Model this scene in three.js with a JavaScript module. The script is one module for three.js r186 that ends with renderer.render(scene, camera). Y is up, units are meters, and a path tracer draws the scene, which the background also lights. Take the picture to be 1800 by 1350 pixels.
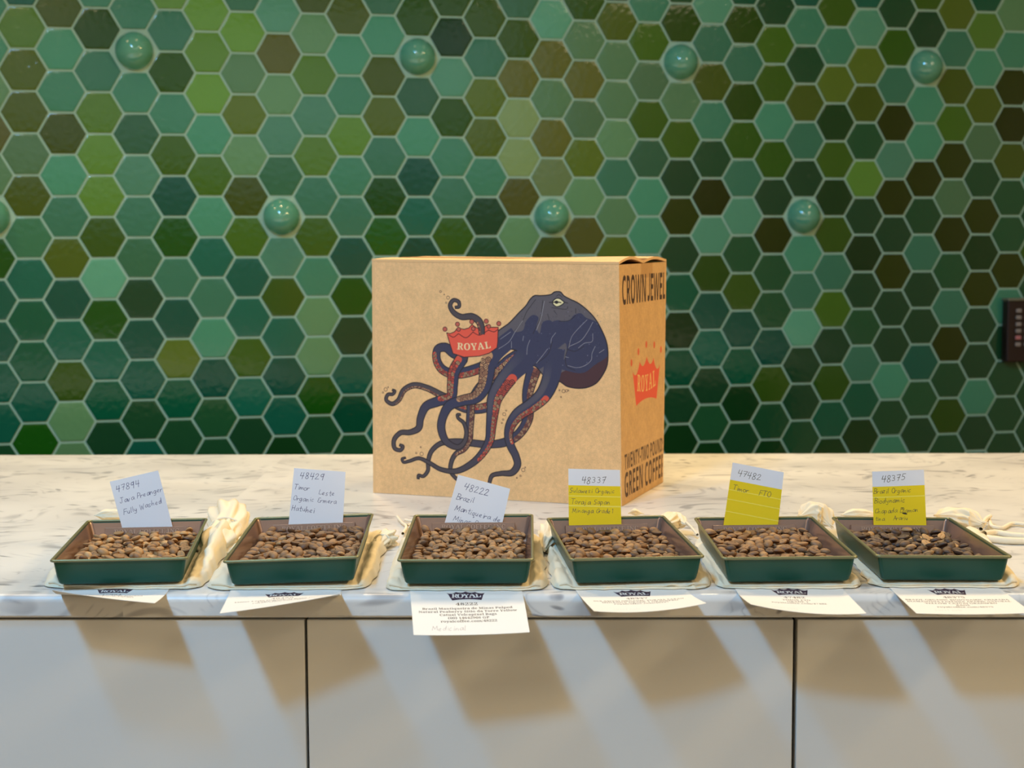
import * as THREE from 'three';
import { RoundedBoxGeometry } from 'three/addons/geometries/RoundedBoxGeometry.js';
import { TextGeometry } from 'three/addons/geometries/TextGeometry.js';
import { FontLoader } from 'three/addons/loaders/FontLoader.js';
import { mergeGeometries, mergeVertices } from 'three/addons/utils/BufferGeometryUtils.js';
import { RectAreaLightUniformsLib } from 'three/addons/lights/RectAreaLightUniformsLib.js';
import { createNoise2D, createNoise3D } from 'simplex-noise';

// ---------------------------------------------------------------- camera, light, exposure
const W = 1800, H = 1350, FOCAL = 2700;
const scene = new THREE.Scene();
const camera = new THREE.PerspectiveCamera(2 * Math.atan(H / 2 / FOCAL) * 180 / Math.PI, W / H, 0.05, 50);
camera.position.set(0, 1.2, 0);
camera.rotation.set(-0.09311, 0, -0.00429);
camera.focus = 1.47;
camera.userData.fStop = 9;
camera.updateMatrixWorld(true);
const renderer = new THREE.WebGLRenderer({ antialias: true });
renderer.shadowMap.enabled = true;
renderer.toneMapping = THREE.LinearToneMapping;
renderer.toneMappingExposure = 1.0;
scene.background = new THREE.Color(0.72, 0.81, 0.8);   // an even overcast sky, seen only through the window behind the camera
RectAreaLightUniformsLib.init();
const WARM = [1, 0.73, 0.4], WARM_SIDE = [1, 0.66, 0.24], ROOM = [1, 0.81, 0.54], DAY = [0.17, 0.56, 1], BLUE = [0.0, 0.42, 1];
const I_WARM = 3.1, I_SIDE = 4.8, I_BOX = 7, I_ROOM = 8.6, I_DAY = 10, I_BLUE = 5;
const WARM_AT = [[-1.1, 2.3, -2.18], [-0.36, 2.3, -2.33], [0.38, 2.3, -2.49], [1.12, 2.3, -2.65]];
const SIDE_AT = [1.75, 2.3, -1.05], DAY_AT = [-0.85, 2.8, 0.29], BLUE_AT = [-0.95, 2.8, -0.5], BOX_AT = [-0.25, 2.8, 0.75];

// ---------------------------------------------------------------- helpers
function mulberry(a) { return () => { a = (a + 0x6d2b79f5) | 0; let t = Math.imul(a ^ (a >>> 15), 1 | a); t = (t + Math.imul(t ^ (t >>> 7), 61 | t)) ^ t; return ((t ^ (t >>> 14)) >>> 0) / 4294967296; }; }
const rnd = mulberry(7), n2 = createNoise2D(mulberry(11)), n3 = createNoise3D(mulberry(12));
const lerp = (a, b, t) => a + (b - a) * t, clamp = (x, a, b) => Math.min(b, Math.max(a, x)), V = (x, y, z) => new THREE.Vector3(x, y, z);
const sm = (x, a, b) => { const t = clamp((x - a) / (b - a), 0, 1); return t * t * (3 - 2 * t); };
const used = {};
function numbered(n) { const k = used[n] = (used[n] ?? -1) + 1; return k ? n + '_' + String(k).padStart(3, '0') : n; }
function shade(o) { o.traverse((m) => { if (m.isMesh) { m.castShadow = true; m.receiveShadow = true; } }); return o; }
function mesh(name, geometry, material, parent) { const m = new THREE.Mesh(geometry, material); m.name = numbered(name); m.castShadow = m.receiveShadow = true; if (parent) parent.add(m); return m; }
function tag(o, label, category, group) { o.userData.label = label; o.userData.category = category; if (group) o.userData.group = group; return o; }
function thing(name, label, category, pos = [0, 0, 0], group) { const g = new THREE.Group(); g.name = numbered(name); g.position.set(...pos); tag(g, label, category, group); scene.add(g); return g; }
function struct(o) { o.userData.kind = 'structure'; scene.add(o); return o; }
// measuring aids: where the line of sight through a point of the photograph meets a level or a depth of the place
const STATION = V(0, 1.2, 0), STATION_Q = new THREE.Quaternion().setFromEuler(new THREE.Euler(-0.09311, 0, -0.00429));   // where the photograph was taken from
function sight(px, py) { return V((px - W / 2) / FOCAL, (H / 2 - py) / FOCAL, -1).applyQuaternion(STATION_Q); }
function atLevel(px, py, y) { const d = sight(px, py); return d.multiplyScalar((y - 1.2) / d.y).add(STATION); }
function atDepth(px, py, z) { const d = sight(px, py); return d.multiplyScalar(z / d.z).add(STATION); }
const project = (v) => { const p = v.clone().sub(STATION).applyQuaternion(STATION_Q.clone().invert()); return [W / 2 - p.x / p.z * FOCAL, H / 2 + p.y / p.z * FOCAL]; };
function canvas(w, h, draw) { const c = document.createElement('canvas'); c.width = w; c.height = h; const x = c.getContext('2d'); draw(x, w, h); const t = new THREE.CanvasTexture(c); t.colorSpace = THREE.SRGBColorSpace; t.anisotropy = 8; return t; }
function dataTex(w, h, f, srgb = true) {
  const d = new Uint8Array(w * h * 4);
  for (let y = 0; y < h; y++) for (let x = 0; x < w; x++) { const c = f(x / w, y / h, x, y), i = (y * w + x) * 4; d[i] = c[0]; d[i + 1] = c[1]; d[i + 2] = c[2]; d[i + 3] = 255; }
  const t = new THREE.DataTexture(d, w, h); t.magFilter = THREE.LinearFilter; t.minFilter = THREE.LinearMipmapLinearFilter; t.generateMipmaps = true; t.wrapS = t.wrapT = THREE.RepeatWrapping; if (srgb) t.colorSpace = THREE.SRGBColorSpace; t.needsUpdate = true; return t;
}
function grid(nu, nv, f, uvf) {   // an open sheet of (nu+1) x (nv+1) points
  const p = [], uv = [], ix = [];
  for (let j = 0; j <= nv; j++) for (let i = 0; i <= nu; i++) { const u = i / nu, v = j / nv, q = f(u, v); p.push(q.x, q.y, q.z); const t = uvf ? uvf(u, v) : [u, v]; uv.push(t[0], t[1]); }
  for (let j = 0; j < nv; j++) for (let i = 0; i < nu; i++) { const a = j * (nu + 1) + i, b = a + 1, c = a + nu + 1, d = c + 1; ix.push(a, b, d, a, d, c); }
  const g = new THREE.BufferGeometry(); g.setAttribute('position', new THREE.Float32BufferAttribute(p, 3)); g.setAttribute('uv', new THREE.Float32BufferAttribute(uv, 2)); g.setIndex(ix); g.computeVertexNormals(); return g;
}
function sheet(nu, nv, f, thick, normal, uvf) {   // a sheet with two faces and a closed edge; f gives the face seen, NORMAL points out of it
  const back = (u, v) => f(u, v).addScaledVector(normal, -thick), a = grid(nu, nv, f, uvf), b = grid(nu, nv, (u, v) => back(1 - u, v), (u, v) => [0.004, 0.004]);
  const rim = [];
  for (const [p0, p1, n] of [[(t) => [t, 0], 0, nu], [(t) => [1, t], 0, nv], [(t) => [1 - t, 1], 0, nu], [(t) => [0, 1 - t], 0, nv]]) rim.push(grid(n, 1, (t, s) => { const [u, v] = p0(t); return s ? f(u, v) : back(u, v); }, () => [0.004, 0.004]));
  return mergeGeometries([a, b, ...rim]);
}
function lofted(rings, capStart, capEnd) {   // rings: arrays of Vector3 with equal counts
  const n = rings[0].length, p = [], ix = [];
  for (const r of rings) for (const q of r) p.push(q.x, q.y, q.z);
  for (let j = 0; j < rings.length - 1; j++) for (let i = 0; i < n; i++) { const a = j * n + i, b = j * n + (i + 1) % n, c = a + n, d = b + n; ix.push(a, b, d, a, d, c); }
  const cap = (r, flip) => { const c = r.reduce((s, q) => s.add(q), V(0, 0, 0)).divideScalar(n), k = p.length / 3; p.push(c.x, c.y, c.z); const o = rings.indexOf(r) * n; for (let i = 0; i < n; i++) flip ? ix.push(k, o + (i + 1) % n, o + i) : ix.push(k, o + i, o + (i + 1) % n); };
  if (capStart) cap(rings[0], true);
  if (capEnd) cap(rings[rings.length - 1], false);
  const g = new THREE.BufferGeometry(); g.setAttribute('position', new THREE.Float32BufferAttribute(p, 3)); g.setIndex(ix); g.computeVertexNormals();
  const uv = []; for (let i = 0; i < p.length; i += 3) uv.push(p[i] + p[i + 1] * 0.3, p[i + 2] + p[i + 1] * 0.7); g.setAttribute('uv', new THREE.Float32BufferAttribute(uv, 2));
  return g;
}
function planarUV(g, f) { const p = g.attributes.position, uv = []; for (let i = 0; i < p.count; i++) uv.push(...f(p.getX(i), p.getY(i), p.getZ(i))); g.setAttribute('uv', new THREE.Float32BufferAttribute(uv, 2)); return g; }
const std = (o) => new THREE.MeshStandardMaterial(o), phys = (o) => new THREE.MeshPhysicalMaterial(o);
const srgb = (r, g, b) => new THREE.Color().setRGB(r / 255, g / 255, b / 255, THREE.SRGBColorSpace);
const tube = (pts, r, n = 24, k = 8, closed = false) => new THREE.TubeGeometry(new THREE.CatmullRomCurve3(pts, closed), n, r, k, closed);

// ---------------------------------------------------------------- the room's lamps
const lampShell = std({ color: srgb(60, 58, 55), roughness: 0.5, metalness: 0.3 });
function spotLamp(name, label, at, aim, rgb, power, size, cone, ceilingY) {
  const g = thing(name, label, 'lamp', at), dir = V(...aim).sub(V(...at)).normalize(), q = new THREE.Quaternion().setFromUnitVectors(V(0, -1, 0), dir);
  const head = mesh('lamp_head', new THREE.LatheGeometry([[0, 0.16], [0.03, 0.16], [size * 0.75, 0.12], [size + 0.012, 0.03], [size + 0.014, 0], [size + 0.006, 0], [size, 0.03]].map((p) => new THREE.Vector2(...p)), 32), lampShell, g);
  head.quaternion.copy(q);
  const face = mesh('diffuser', new THREE.CylinderGeometry(size, size, 0.006, 32), std({ color: 0xffffff, emissive: new THREE.Color(...rgb), emissiveIntensity: 3 }), g);
  face.position.copy(dir).multiplyScalar(-0.012); face.quaternion.copy(q);
  const stem = mesh('stem', new THREE.CylinderGeometry(0.008, 0.008, ceilingY - at[1] - 0.1, 12), lampShell, g); stem.position.y = (ceilingY - at[1] - 0.1) / 2 + 0.1;
  const l = new THREE.SpotLight(new THREE.Color(...rgb), power, 0, cone, 0.6, 2);
  l.position.copy(dir).multiplyScalar(0.012); l.target.position.copy(dir).multiplyScalar(1); l.castShadow = true; l.shadow.radius = size / 0.02; l.shadow.mapSize.set(2048, 2048); g.add(l, l.target);
  return g;
}
WARM_AT.forEach((p, i) => spotLamp('pendant_lamp', ['warm pendant lamp above the tiled wall, outermost on the left', 'warm pendant lamp above the tiled wall, just left of the carton', 'warm pendant lamp above the tiled wall, just right of the carton', 'warm pendant lamp above the tiled wall, nearest the alarm panel'][i], p, [p[0] * 0.7, 0.9, -1.55], WARM, I_WARM, 0.07, 0.95, 3));
spotLamp('pendant_lamp', 'amber pendant lamp hanging off the right end of the counter', SIDE_AT, [0.1, 0.95, -1.6], WARM_SIDE, I_SIDE, 0.07, 0.6, 3);
spotLamp('ceiling_spotlight', 'pale daylight spotlight on the ceiling behind the camera', DAY_AT, [0, 0.85, -1.3], DAY, I_DAY, 0.11, 0.75, 3);
spotLamp('ceiling_spotlight', 'narrow warm spotlight on the ceiling aimed at the carton', BOX_AT, [-0.06, 1.1, -1.75], [1, 0.77, 0.52], I_BOX, 0.07, 0.13, 3);
spotLamp('ceiling_spotlight', 'deep blue spotlight on the ceiling in front of the counter', BLUE_AT, [0, 0.85, -1.3], BLUE, I_BLUE, 0.11, 0.8, 3);

// ---------------------------------------------------------------- the room shell, square to the tiled wall
const WALL_D = 2.75, TH = 0.20707, WALL_O = V(0.0263 * WALL_D, 1.2 + 0.01542 * WALL_D, -WALL_D), HEX = 0.014452 * WALL_D;
const frameQ = new THREE.Quaternion().setFromAxisAngle(V(0, 1, 0), TH);
const toRoom = (x, y, z) => V(x, 0, z).applyQuaternion(frameQ).add(V(WALL_O.x, y, WALL_O.z));
function shell(name, sx, sy, sz, x, y, z, m) { const b = mesh(name, new THREE.BoxGeometry(sx, sy, sz), m); b.position.copy(toRoom(x, y, z)); b.quaternion.copy(frameQ); return struct(b); }
const plaster = std({ color: srgb(214, 204, 186), roughness: 0.9, bumpMap: dataTex(256, 256, (u, v, x, y) => { const k = 128 + 60 * n2(x * 0.11, y * 0.11) + 40 * n2(x * 0.4, y * 0.4); return [k, k, k]; }, false), bumpScale: 0.0004 });
const floorMat = std({ map: dataTex(512, 512, (u, v, x, y) => { const k = 1 + 0.12 * n2(u * 4, v * 40) + 0.07 * n2(x * 0.3, y * 0.05); return [188 * k, 170 * k, 142 * k]; }), roughness: 0.55 });
shell('floor', 7.4, 0.1, 6.6, 0, -0.05, 3.1, floorMat);
shell('ceiling', 7.4, 0.1, 6.6, 0, 3.05, 3.1, std({ color: srgb(226, 220, 206), roughness: 0.95 }));
shell('wall_left', 0.1, 3, 6.4, -3.65, 1.5, 3.1, plaster);
shell('wall_right', 0.1, 3, 6.4, 3.65, 1.5, 3.1, plaster);
{
  const X0 = -3.1, X1 = 1.5, Y0 = 1.45, Y1 = 2.85, sh = new THREE.Shape(), hole = new THREE.Path();
  sh.moveTo(-3.7, 0); sh.lineTo(3.7, 0); sh.lineTo(3.7, 3); sh.lineTo(-3.7, 3); sh.closePath(); hole.moveTo(X0, Y0); hole.lineTo(X0, Y1); hole.lineTo(X1, Y1); hole.lineTo(X1, Y0); hole.closePath(); sh.holes.push(hole);
  const w = mesh('wall_front', new THREE.ExtrudeGeometry(sh, { depth: 0.1, bevelEnabled: false }), plaster); w.position.copy(toRoom(0, 0, 6.3)); w.quaternion.copy(frameQ); struct(w);
  const win = new THREE.Group(); win.name = numbered('window_1'); win.position.copy(toRoom((X0 + X1) / 2, (Y0 + Y1) / 2, 6.35)); win.quaternion.copy(frameQ); struct(win);
  const wf = std({ color: srgb(60, 60, 58), roughness: 0.5 }), W2 = X1 - X0, H2 = Y1 - Y0, glass = phys({ color: 0xffffff, roughness: 0, transmission: 1, thickness: 0, ior: 1.5 });
  for (const y of [-1, 1]) mesh('frame_rail', new RoundedBoxGeometry(W2, 0.06, 0.08, 2, 0.005), wf, win).position.y = y * (H2 / 2 - 0.03);
  for (let i = 0; i <= 4; i++) mesh('mullion', new RoundedBoxGeometry(0.05, H2 - 0.1, 0.07, 2, 0.005), wf, win).position.x = -W2 / 2 + 0.025 + i * (W2 - 0.05) / 4;
  for (let i = 0; i < 4; i++) mesh('pane', new THREE.BoxGeometry((W2 - 0.05) / 4 - 0.04, H2 - 0.1, 0.006), glass, win).position.x = -W2 / 2 + 0.025 + (i + 0.5) * (W2 - 0.05) / 4;
}
[[-1.7, 3.3], [1.7, 3.3], [-1.7, 5.2], [1.7, 5.2]].forEach(([x, z], i) => {
  const g = thing('ceiling_light', 'square warm ceiling panel light ' + ['over the left of the room, near row', 'over the right of the room, near row', 'over the left of the room, far row', 'over the right of the room, far row'][i], 'ceiling light');
  g.position.copy(toRoom(x, 2.97, z)); g.quaternion.copy(frameQ);
  mesh('frame', new RoundedBoxGeometry(0.84, 0.05, 0.84, 2, 0.01), std({ color: 0xe8e4da, roughness: 0.5 }), g);
  mesh('diffuser', new RoundedBoxGeometry(0.78, 0.01, 0.78, 2, 0.004), std({ color: 0xffffff, emissive: new THREE.Color(...ROOM), emissiveIntensity: 1.6 }), g).position.y = -0.026;
  const l = new THREE.RectAreaLight(new THREE.Color(...ROOM), I_ROOM, 0.78, 0.78); l.position.y = -0.035; l.rotation.x = -Math.PI / 2; g.add(l);
});

// ---------------------------------------------------------------- tiled wall
const wall = new THREE.Group(); wall.name = numbered('wall_back'); wall.position.copy(WALL_O); wall.quaternion.copy(frameQ); struct(wall);
const COLS = {   // glaze of every tile in view, column by column from the top (even columns start at row -1, odd ones at -1.5)
  '-4': 'ggsns*Vttttf', '-3': 'tLbosbftTTtVf', '-2': 'bggbggbttlss', '-1': 'gdgLLLlGVtTfT', 0: 'g*gfGgffttft', 1: 'LgdgltVgtoTff',
  2: 'LLLglgtggtff', 3: 'fLsosblttltff', 4: 'GnsGf*GltttF', 5: 'bsLGLglgssVff', 6: 'oggLggtVftTf', 7: 'fgbogVVggfftf', 8: 'd*fgttTffgtf',
  9: 'dFGdggdgtfftf', 10: 'lgoogfftgffF', 11: 'flnwwnsgsftff', 12: 'Gnsnw*bgftff', 13: 'dsnsosngftfgf', 14: 'bsssgsogfftf', 15: 'glslfggfgtfff',
  16: 'd*slfDfTFTfF', 17: 'Ggbgf DGdttffF'.replace(' ', ''), 18: 'dgddgGfltTFf', 19: 'fllgdfDfftlfF', 20: 'gfogf*ggGfff', 21: 'lgoFlFlglfdTF', 22: 'GobfLfFffgTF',
  23: 'fdgDGDfDffgfg', 24: 'f*ggDfgfftff', 25: 'ogblDsDfgDfdf', 26: 'LgbsfDFDffgf', 27: 'sgDDbffDgffff', 28: 'gsfDgflfgfff',
};
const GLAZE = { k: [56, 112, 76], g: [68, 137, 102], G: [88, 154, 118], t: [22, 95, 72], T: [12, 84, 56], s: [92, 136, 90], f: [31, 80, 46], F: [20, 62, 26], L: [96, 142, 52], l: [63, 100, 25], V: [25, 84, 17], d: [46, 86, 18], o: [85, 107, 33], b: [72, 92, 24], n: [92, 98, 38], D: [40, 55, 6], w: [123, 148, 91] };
const rowOf = (c, k) => (c % 2 ? -1.5 : -1) + k;
function tileGeo(R, seed) {   // pillowed hexagon: flat-topped, edges rolled over, back at z = -0.008
  const r = mulberry(seed), tx = (r() - 0.5) * 0.012, ty = (r() - 0.5) * 0.012, rings = [[0.5, 0.0011], [0.88, 0.0009], [0.97, 0.00072], [1, 0.00045], [1, 0.00045], [1, -0.008]], p = [0, 0, 0.0013], ix = [];
  for (const [k, z] of rings) for (let i = 0; i < 6; i++) { const a = i * Math.PI / 3, x = Math.cos(a) * R * k, y = Math.sin(a) * R * k; p.push(x, y, z + (z > -0.004 ? x * tx + y * ty : 0)); }
  for (let i = 0; i < 6; i++) ix.push(0, 1 + i, 1 + (i + 1) % 6);
  for (const j of [0, 1, 2, 4]) for (let i = 0; i < 6; i++) { const a = 1 + j * 6 + i, b = 1 + j * 6 + (i + 1) % 6; ix.push(a, a + 6, b + 6, a, b + 6, b); }
  const g = new THREE.BufferGeometry(); g.setAttribute('position', new THREE.Float32BufferAttribute(p, 3)); g.setIndex(ix); g.computeVertexNormals();
  return planarUV(g, (x, y) => [x, y]);
}
const TILE_R = HEX * 0.94, tileGeos = [...Array(10)].map((_, i) => tileGeo(TILE_R, 40 + i));
const glazeBump = dataTex(256, 256, (u, v, x, y) => { const k = 128 + 70 * n2(x * 0.025, y * 0.025) + 30 * n2(x * 0.09, y * 0.09); return [k, k, k]; }, false); glazeBump.repeat.set(9, 9);
const glazeMats = {};
for (const [k, c] of Object.entries(GLAZE)) glazeMats[k] = [0.9, 1, 1.1].map((f) => phys({ color: srgb(c[0] * f, c[1] * f, c[2] * f), roughness: 0.11, bumpMap: glazeBump, bumpScale: 0.0003, specularIntensity: 0.9 }));
const domeMat = phys({ color: srgb(96, 166, 132), roughness: 0.07, clearcoat: 1, clearcoatRoughness: 0.03 });
const domeGeo = new THREE.LatheGeometry([[0.0001, 0.03], [0.006, 0.0295], [0.013, 0.0272], [0.02, 0.0225], [0.0262, 0.0155], [0.0302, 0.0075], [0.0318, 0.001], [0.0318, -0.006]].map((p) => new THREE.Vector2(...p)), 40);
domeGeo.rotateX(Math.PI / 2);
const core = mesh('grout_backing', new THREE.BoxGeometry(7.2, 3, 0.12), std({ color: srgb(172, 202, 172), roughness: 0.9 }), wall);
core.position.set(0, 1.5 - WALL_O.y, -0.0612);
const inView = [], beyond = [], box2 = [660, 1165, 470, 800];
for (let c = -58; c <= 60; c++) for (let k = -24; k < 34; k++) {
  const r = rowOf(c, k), x = (c - 12) * 1.5 * HEX, y = -(r - 4) * Math.sqrt(3) * HEX;
  if (Math.abs(x) > 3.45 || y + WALL_O.y > 2.96 || y + WALL_O.y < 0.04) continue;
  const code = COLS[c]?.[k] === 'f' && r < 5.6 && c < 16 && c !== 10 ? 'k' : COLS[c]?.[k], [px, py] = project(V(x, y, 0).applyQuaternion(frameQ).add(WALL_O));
  if (code === '*') { mesh('dome_tile', domeGeo, domeMat, wall).position.set(x, y, 0); continue; }
  const edge = Math.min(px + 36, W + 34 - px, py + 36, 832 - py), hid = px > box2[0] && px < box2[1] && py > box2[2] && py < box2[3];
  const it = { c, k, x, y, code: code ?? 'gtffVlGsfdtTb'[Math.floor(rnd() * 13)], score: edge > 0 && !hid ? Math.min(edge, 70) + (W - px) * 0.002 : -1 };
  (it.score > 0 ? inView : beyond).push(it);
}
inView.sort((a, b) => b.score - a.score);
beyond.push(...inView.splice(291));
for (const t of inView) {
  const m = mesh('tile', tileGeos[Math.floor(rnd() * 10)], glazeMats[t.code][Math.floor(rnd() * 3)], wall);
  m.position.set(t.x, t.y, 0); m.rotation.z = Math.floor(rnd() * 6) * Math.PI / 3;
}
{
  const parts = beyond.map((t) => { const g = tileGeos[Math.floor(rnd() * 10)].clone().translate(t.x, t.y, 0), n = g.attributes.position.count, c = srgb(...GLAZE[t.code]), a = new Float32Array(n * 3), f = 0.88 + 0.24 * rnd(); for (let i = 0; i < n; i++) a.set([c.r * f, c.g * f, c.b * f], i * 3); g.setAttribute('color', new THREE.BufferAttribute(a, 3)); return g; });
  mesh('tiles', mergeGeometries(parts), phys({ vertexColors: true, roughness: 0.11, bumpMap: glazeBump, bumpScale: 0.0003, specularIntensity: 0.9 }), wall).userData.kind = 'stuff';
}

// ---------------------------------------------------------------- alarm panel on the tiled wall, right
{
  const x = (26.35 - 12) * 1.5 * HEX, hit = (px, py) => { const o = STATION.clone().sub(WALL_O).applyQuaternion(frameQ.clone().invert()), d = sight(px, py).applyQuaternion(frameQ.clone().invert()); return o.addScaledVector(d, -o.z / d.z); };
  const a = hit(1761, 528), b = hit(1836, 634), g = thing('alarm_keypad', 'dark maroon keypad panel with pale indicator dots fixed to the tiled wall', 'keypad');
  const c = a.clone().add(b).multiplyScalar(0.5), w = Math.abs(b.x - a.x), h = Math.abs(a.y - b.y);
  g.position.copy(c.clone().setZ(0.001).applyQuaternion(frameQ).add(WALL_O)); g.quaternion.copy(frameQ);
  const body = mesh('housing', new RoundedBoxGeometry(w, h, 0.022, 3, 0.004), std({ color: srgb(34, 12, 10), roughness: 0.45 }), g); body.position.z = 0.011;
  const lip = mesh('top_lip', new RoundedBoxGeometry(w * 1.03, 0.005, 0.026, 2, 0.002), std({ color: srgb(120, 116, 92), roughness: 0.5 }), g); lip.position.set(0, h / 2 + 0.002, 0.013);
  const dot = new RoundedBoxGeometry(0.0115, 0.0075, 0.004, 2, 0.0018);
  for (let j = 0; j < 6; j++) for (let i = 0; i < 3; i++) { const d = mesh('indicator', dot, std({ color: (i === 1 && j < 2) || (i === 0 && j === 4) ? srgb(196, 120, 118) : srgb(150, 138, 128), roughness: 0.5 }), g); d.position.set(-w / 2 + 0.022 + i * 0.0185, h / 2 - 0.019 - j * 0.0128, 0.0235); }
}

// ---------------------------------------------------------------- counter
const TOP = 0.9, YAW = -0.0167, EDGE_Z = -1.2832, edgeZ = (x) => EDGE_Z + 0.0167 * x;
const marble = dataTex(1536, 1536, (u, v) => {
  const wx = n2(u * 5, v * 7), wy = n2(u * 6 + 5, v * 6), a = u * 13 + wx * 1.3, b = v * 34 + wy * 1.6 + u * 7;
  const streak = sm(n2(a, b), 0.28, 0.85) * sm(n2(u * 7 + 3, v * 9), -0.35, 0.55), fine = Math.pow(1 - Math.abs(n2(u * 16 + wx * 2, v * 46 + wy * 2.5 + u * 10)), 9) * sm(n2(u * 23, v * 31 + 9), 0.1, 0.7);
  const dark = sm(n2(u * 26 + wx, v * 70 + wy * 2), 0.55, 0.95) * sm(n2(u * 9 + 4, v * 9), -0.2, 0.5), cloud = 0.5 + 0.5 * n2(u * 5 + 9, v * 8);
  const k = 1 - 0.2 * streak - 0.16 * fine - 0.32 * dark - 0.1 * cloud;
  return [232 * k, 229 * k, 222 * lerp(k, 1, 0.06)].map((x) => clamp(x, 0, 255));
});
const marbleMat = phys({ map: marble, roughness: 0.3, specularIntensity: 0.6 });
{
  const s = new THREE.Shape(), D = 0.866, T = 0.0198, r = 0.0065;   // cross-section: x = out of the counter, y up
  s.moveTo(-D, 0); s.lineTo(-r, 0); s.absarc(-r, -r, r, Math.PI / 2, 0, true); s.lineTo(0, -T + 0.002); s.lineTo(-0.002, -T); s.lineTo(-D, -T); s.lineTo(-D, 0);
  const g = new THREE.ExtrudeGeometry(s, { depth: 2.6, bevelEnabled: false, curveSegments: 8 }); g.translate(0, 0, -1.3); g.rotateY(-Math.PI / 2);   // x -> z
  planarUV(g, (x, y, z) => [x * 0.9 + 0.3, (z + y) * 0.9]);
  const m = mesh('countertop', g, marbleMat); m.position.set(0, TOP, EDGE_Z); m.rotation.y = YAW; scene.add(m);
  tag(m, 'long white marble worktop with grey veins and a rounded front edge', 'countertop');
}
const white = std({ color: srgb(214, 212, 206), roughness: 0.55 }), seam = std({ color: srgb(40, 36, 32), roughness: 0.9 });
{
  const xs = [atDepth(538, 1220, EDGE_Z - 0.005).x, atDepth(1394, 1220, EDGE_Z - 0.005).x], w = xs[1] - xs[0], ends = [xs[0] - w * 1.8, xs[0], xs[1], xs[1] + w * 1.8];
  const names = ['plain white cabinet unit at the left end, under the pans tagged 47894 and 48429', 'plain white middle cabinet unit below the carton', 'plain white cabinet unit at the right end, under the pan tagged 48375'];
  for (let i = 0; i < 3; i++) {
    const a = ends[i], b = ends[i + 1], g = thing('cabinet', names[i], 'cabinet', [0, 0, EDGE_Z]); g.rotation.y = YAW;
    const c = mesh('carcass', new THREE.BoxGeometry(b - a - 0.0002, 0.776, 0.81), seam, g); c.position.set((a + b) / 2, 0.1 + 0.388, -0.43);
    const d = mesh('door', new RoundedBoxGeometry(b - a - (i === 1 ? 0.0028 : 0.002), 0.7775, 0.019, 2, 0.0008), white, g); d.position.set((a + b) / 2 + (i === 2 ? 0.0012 : 0), 0.1 + 0.38875, -0.0138);
    const k = mesh('plinth', new THREE.BoxGeometry(b - a - 0.0002, 0.1, 0.74), seam, g); k.position.set((a + b) / 2, 0.05, -0.45);
  }
}

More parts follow.
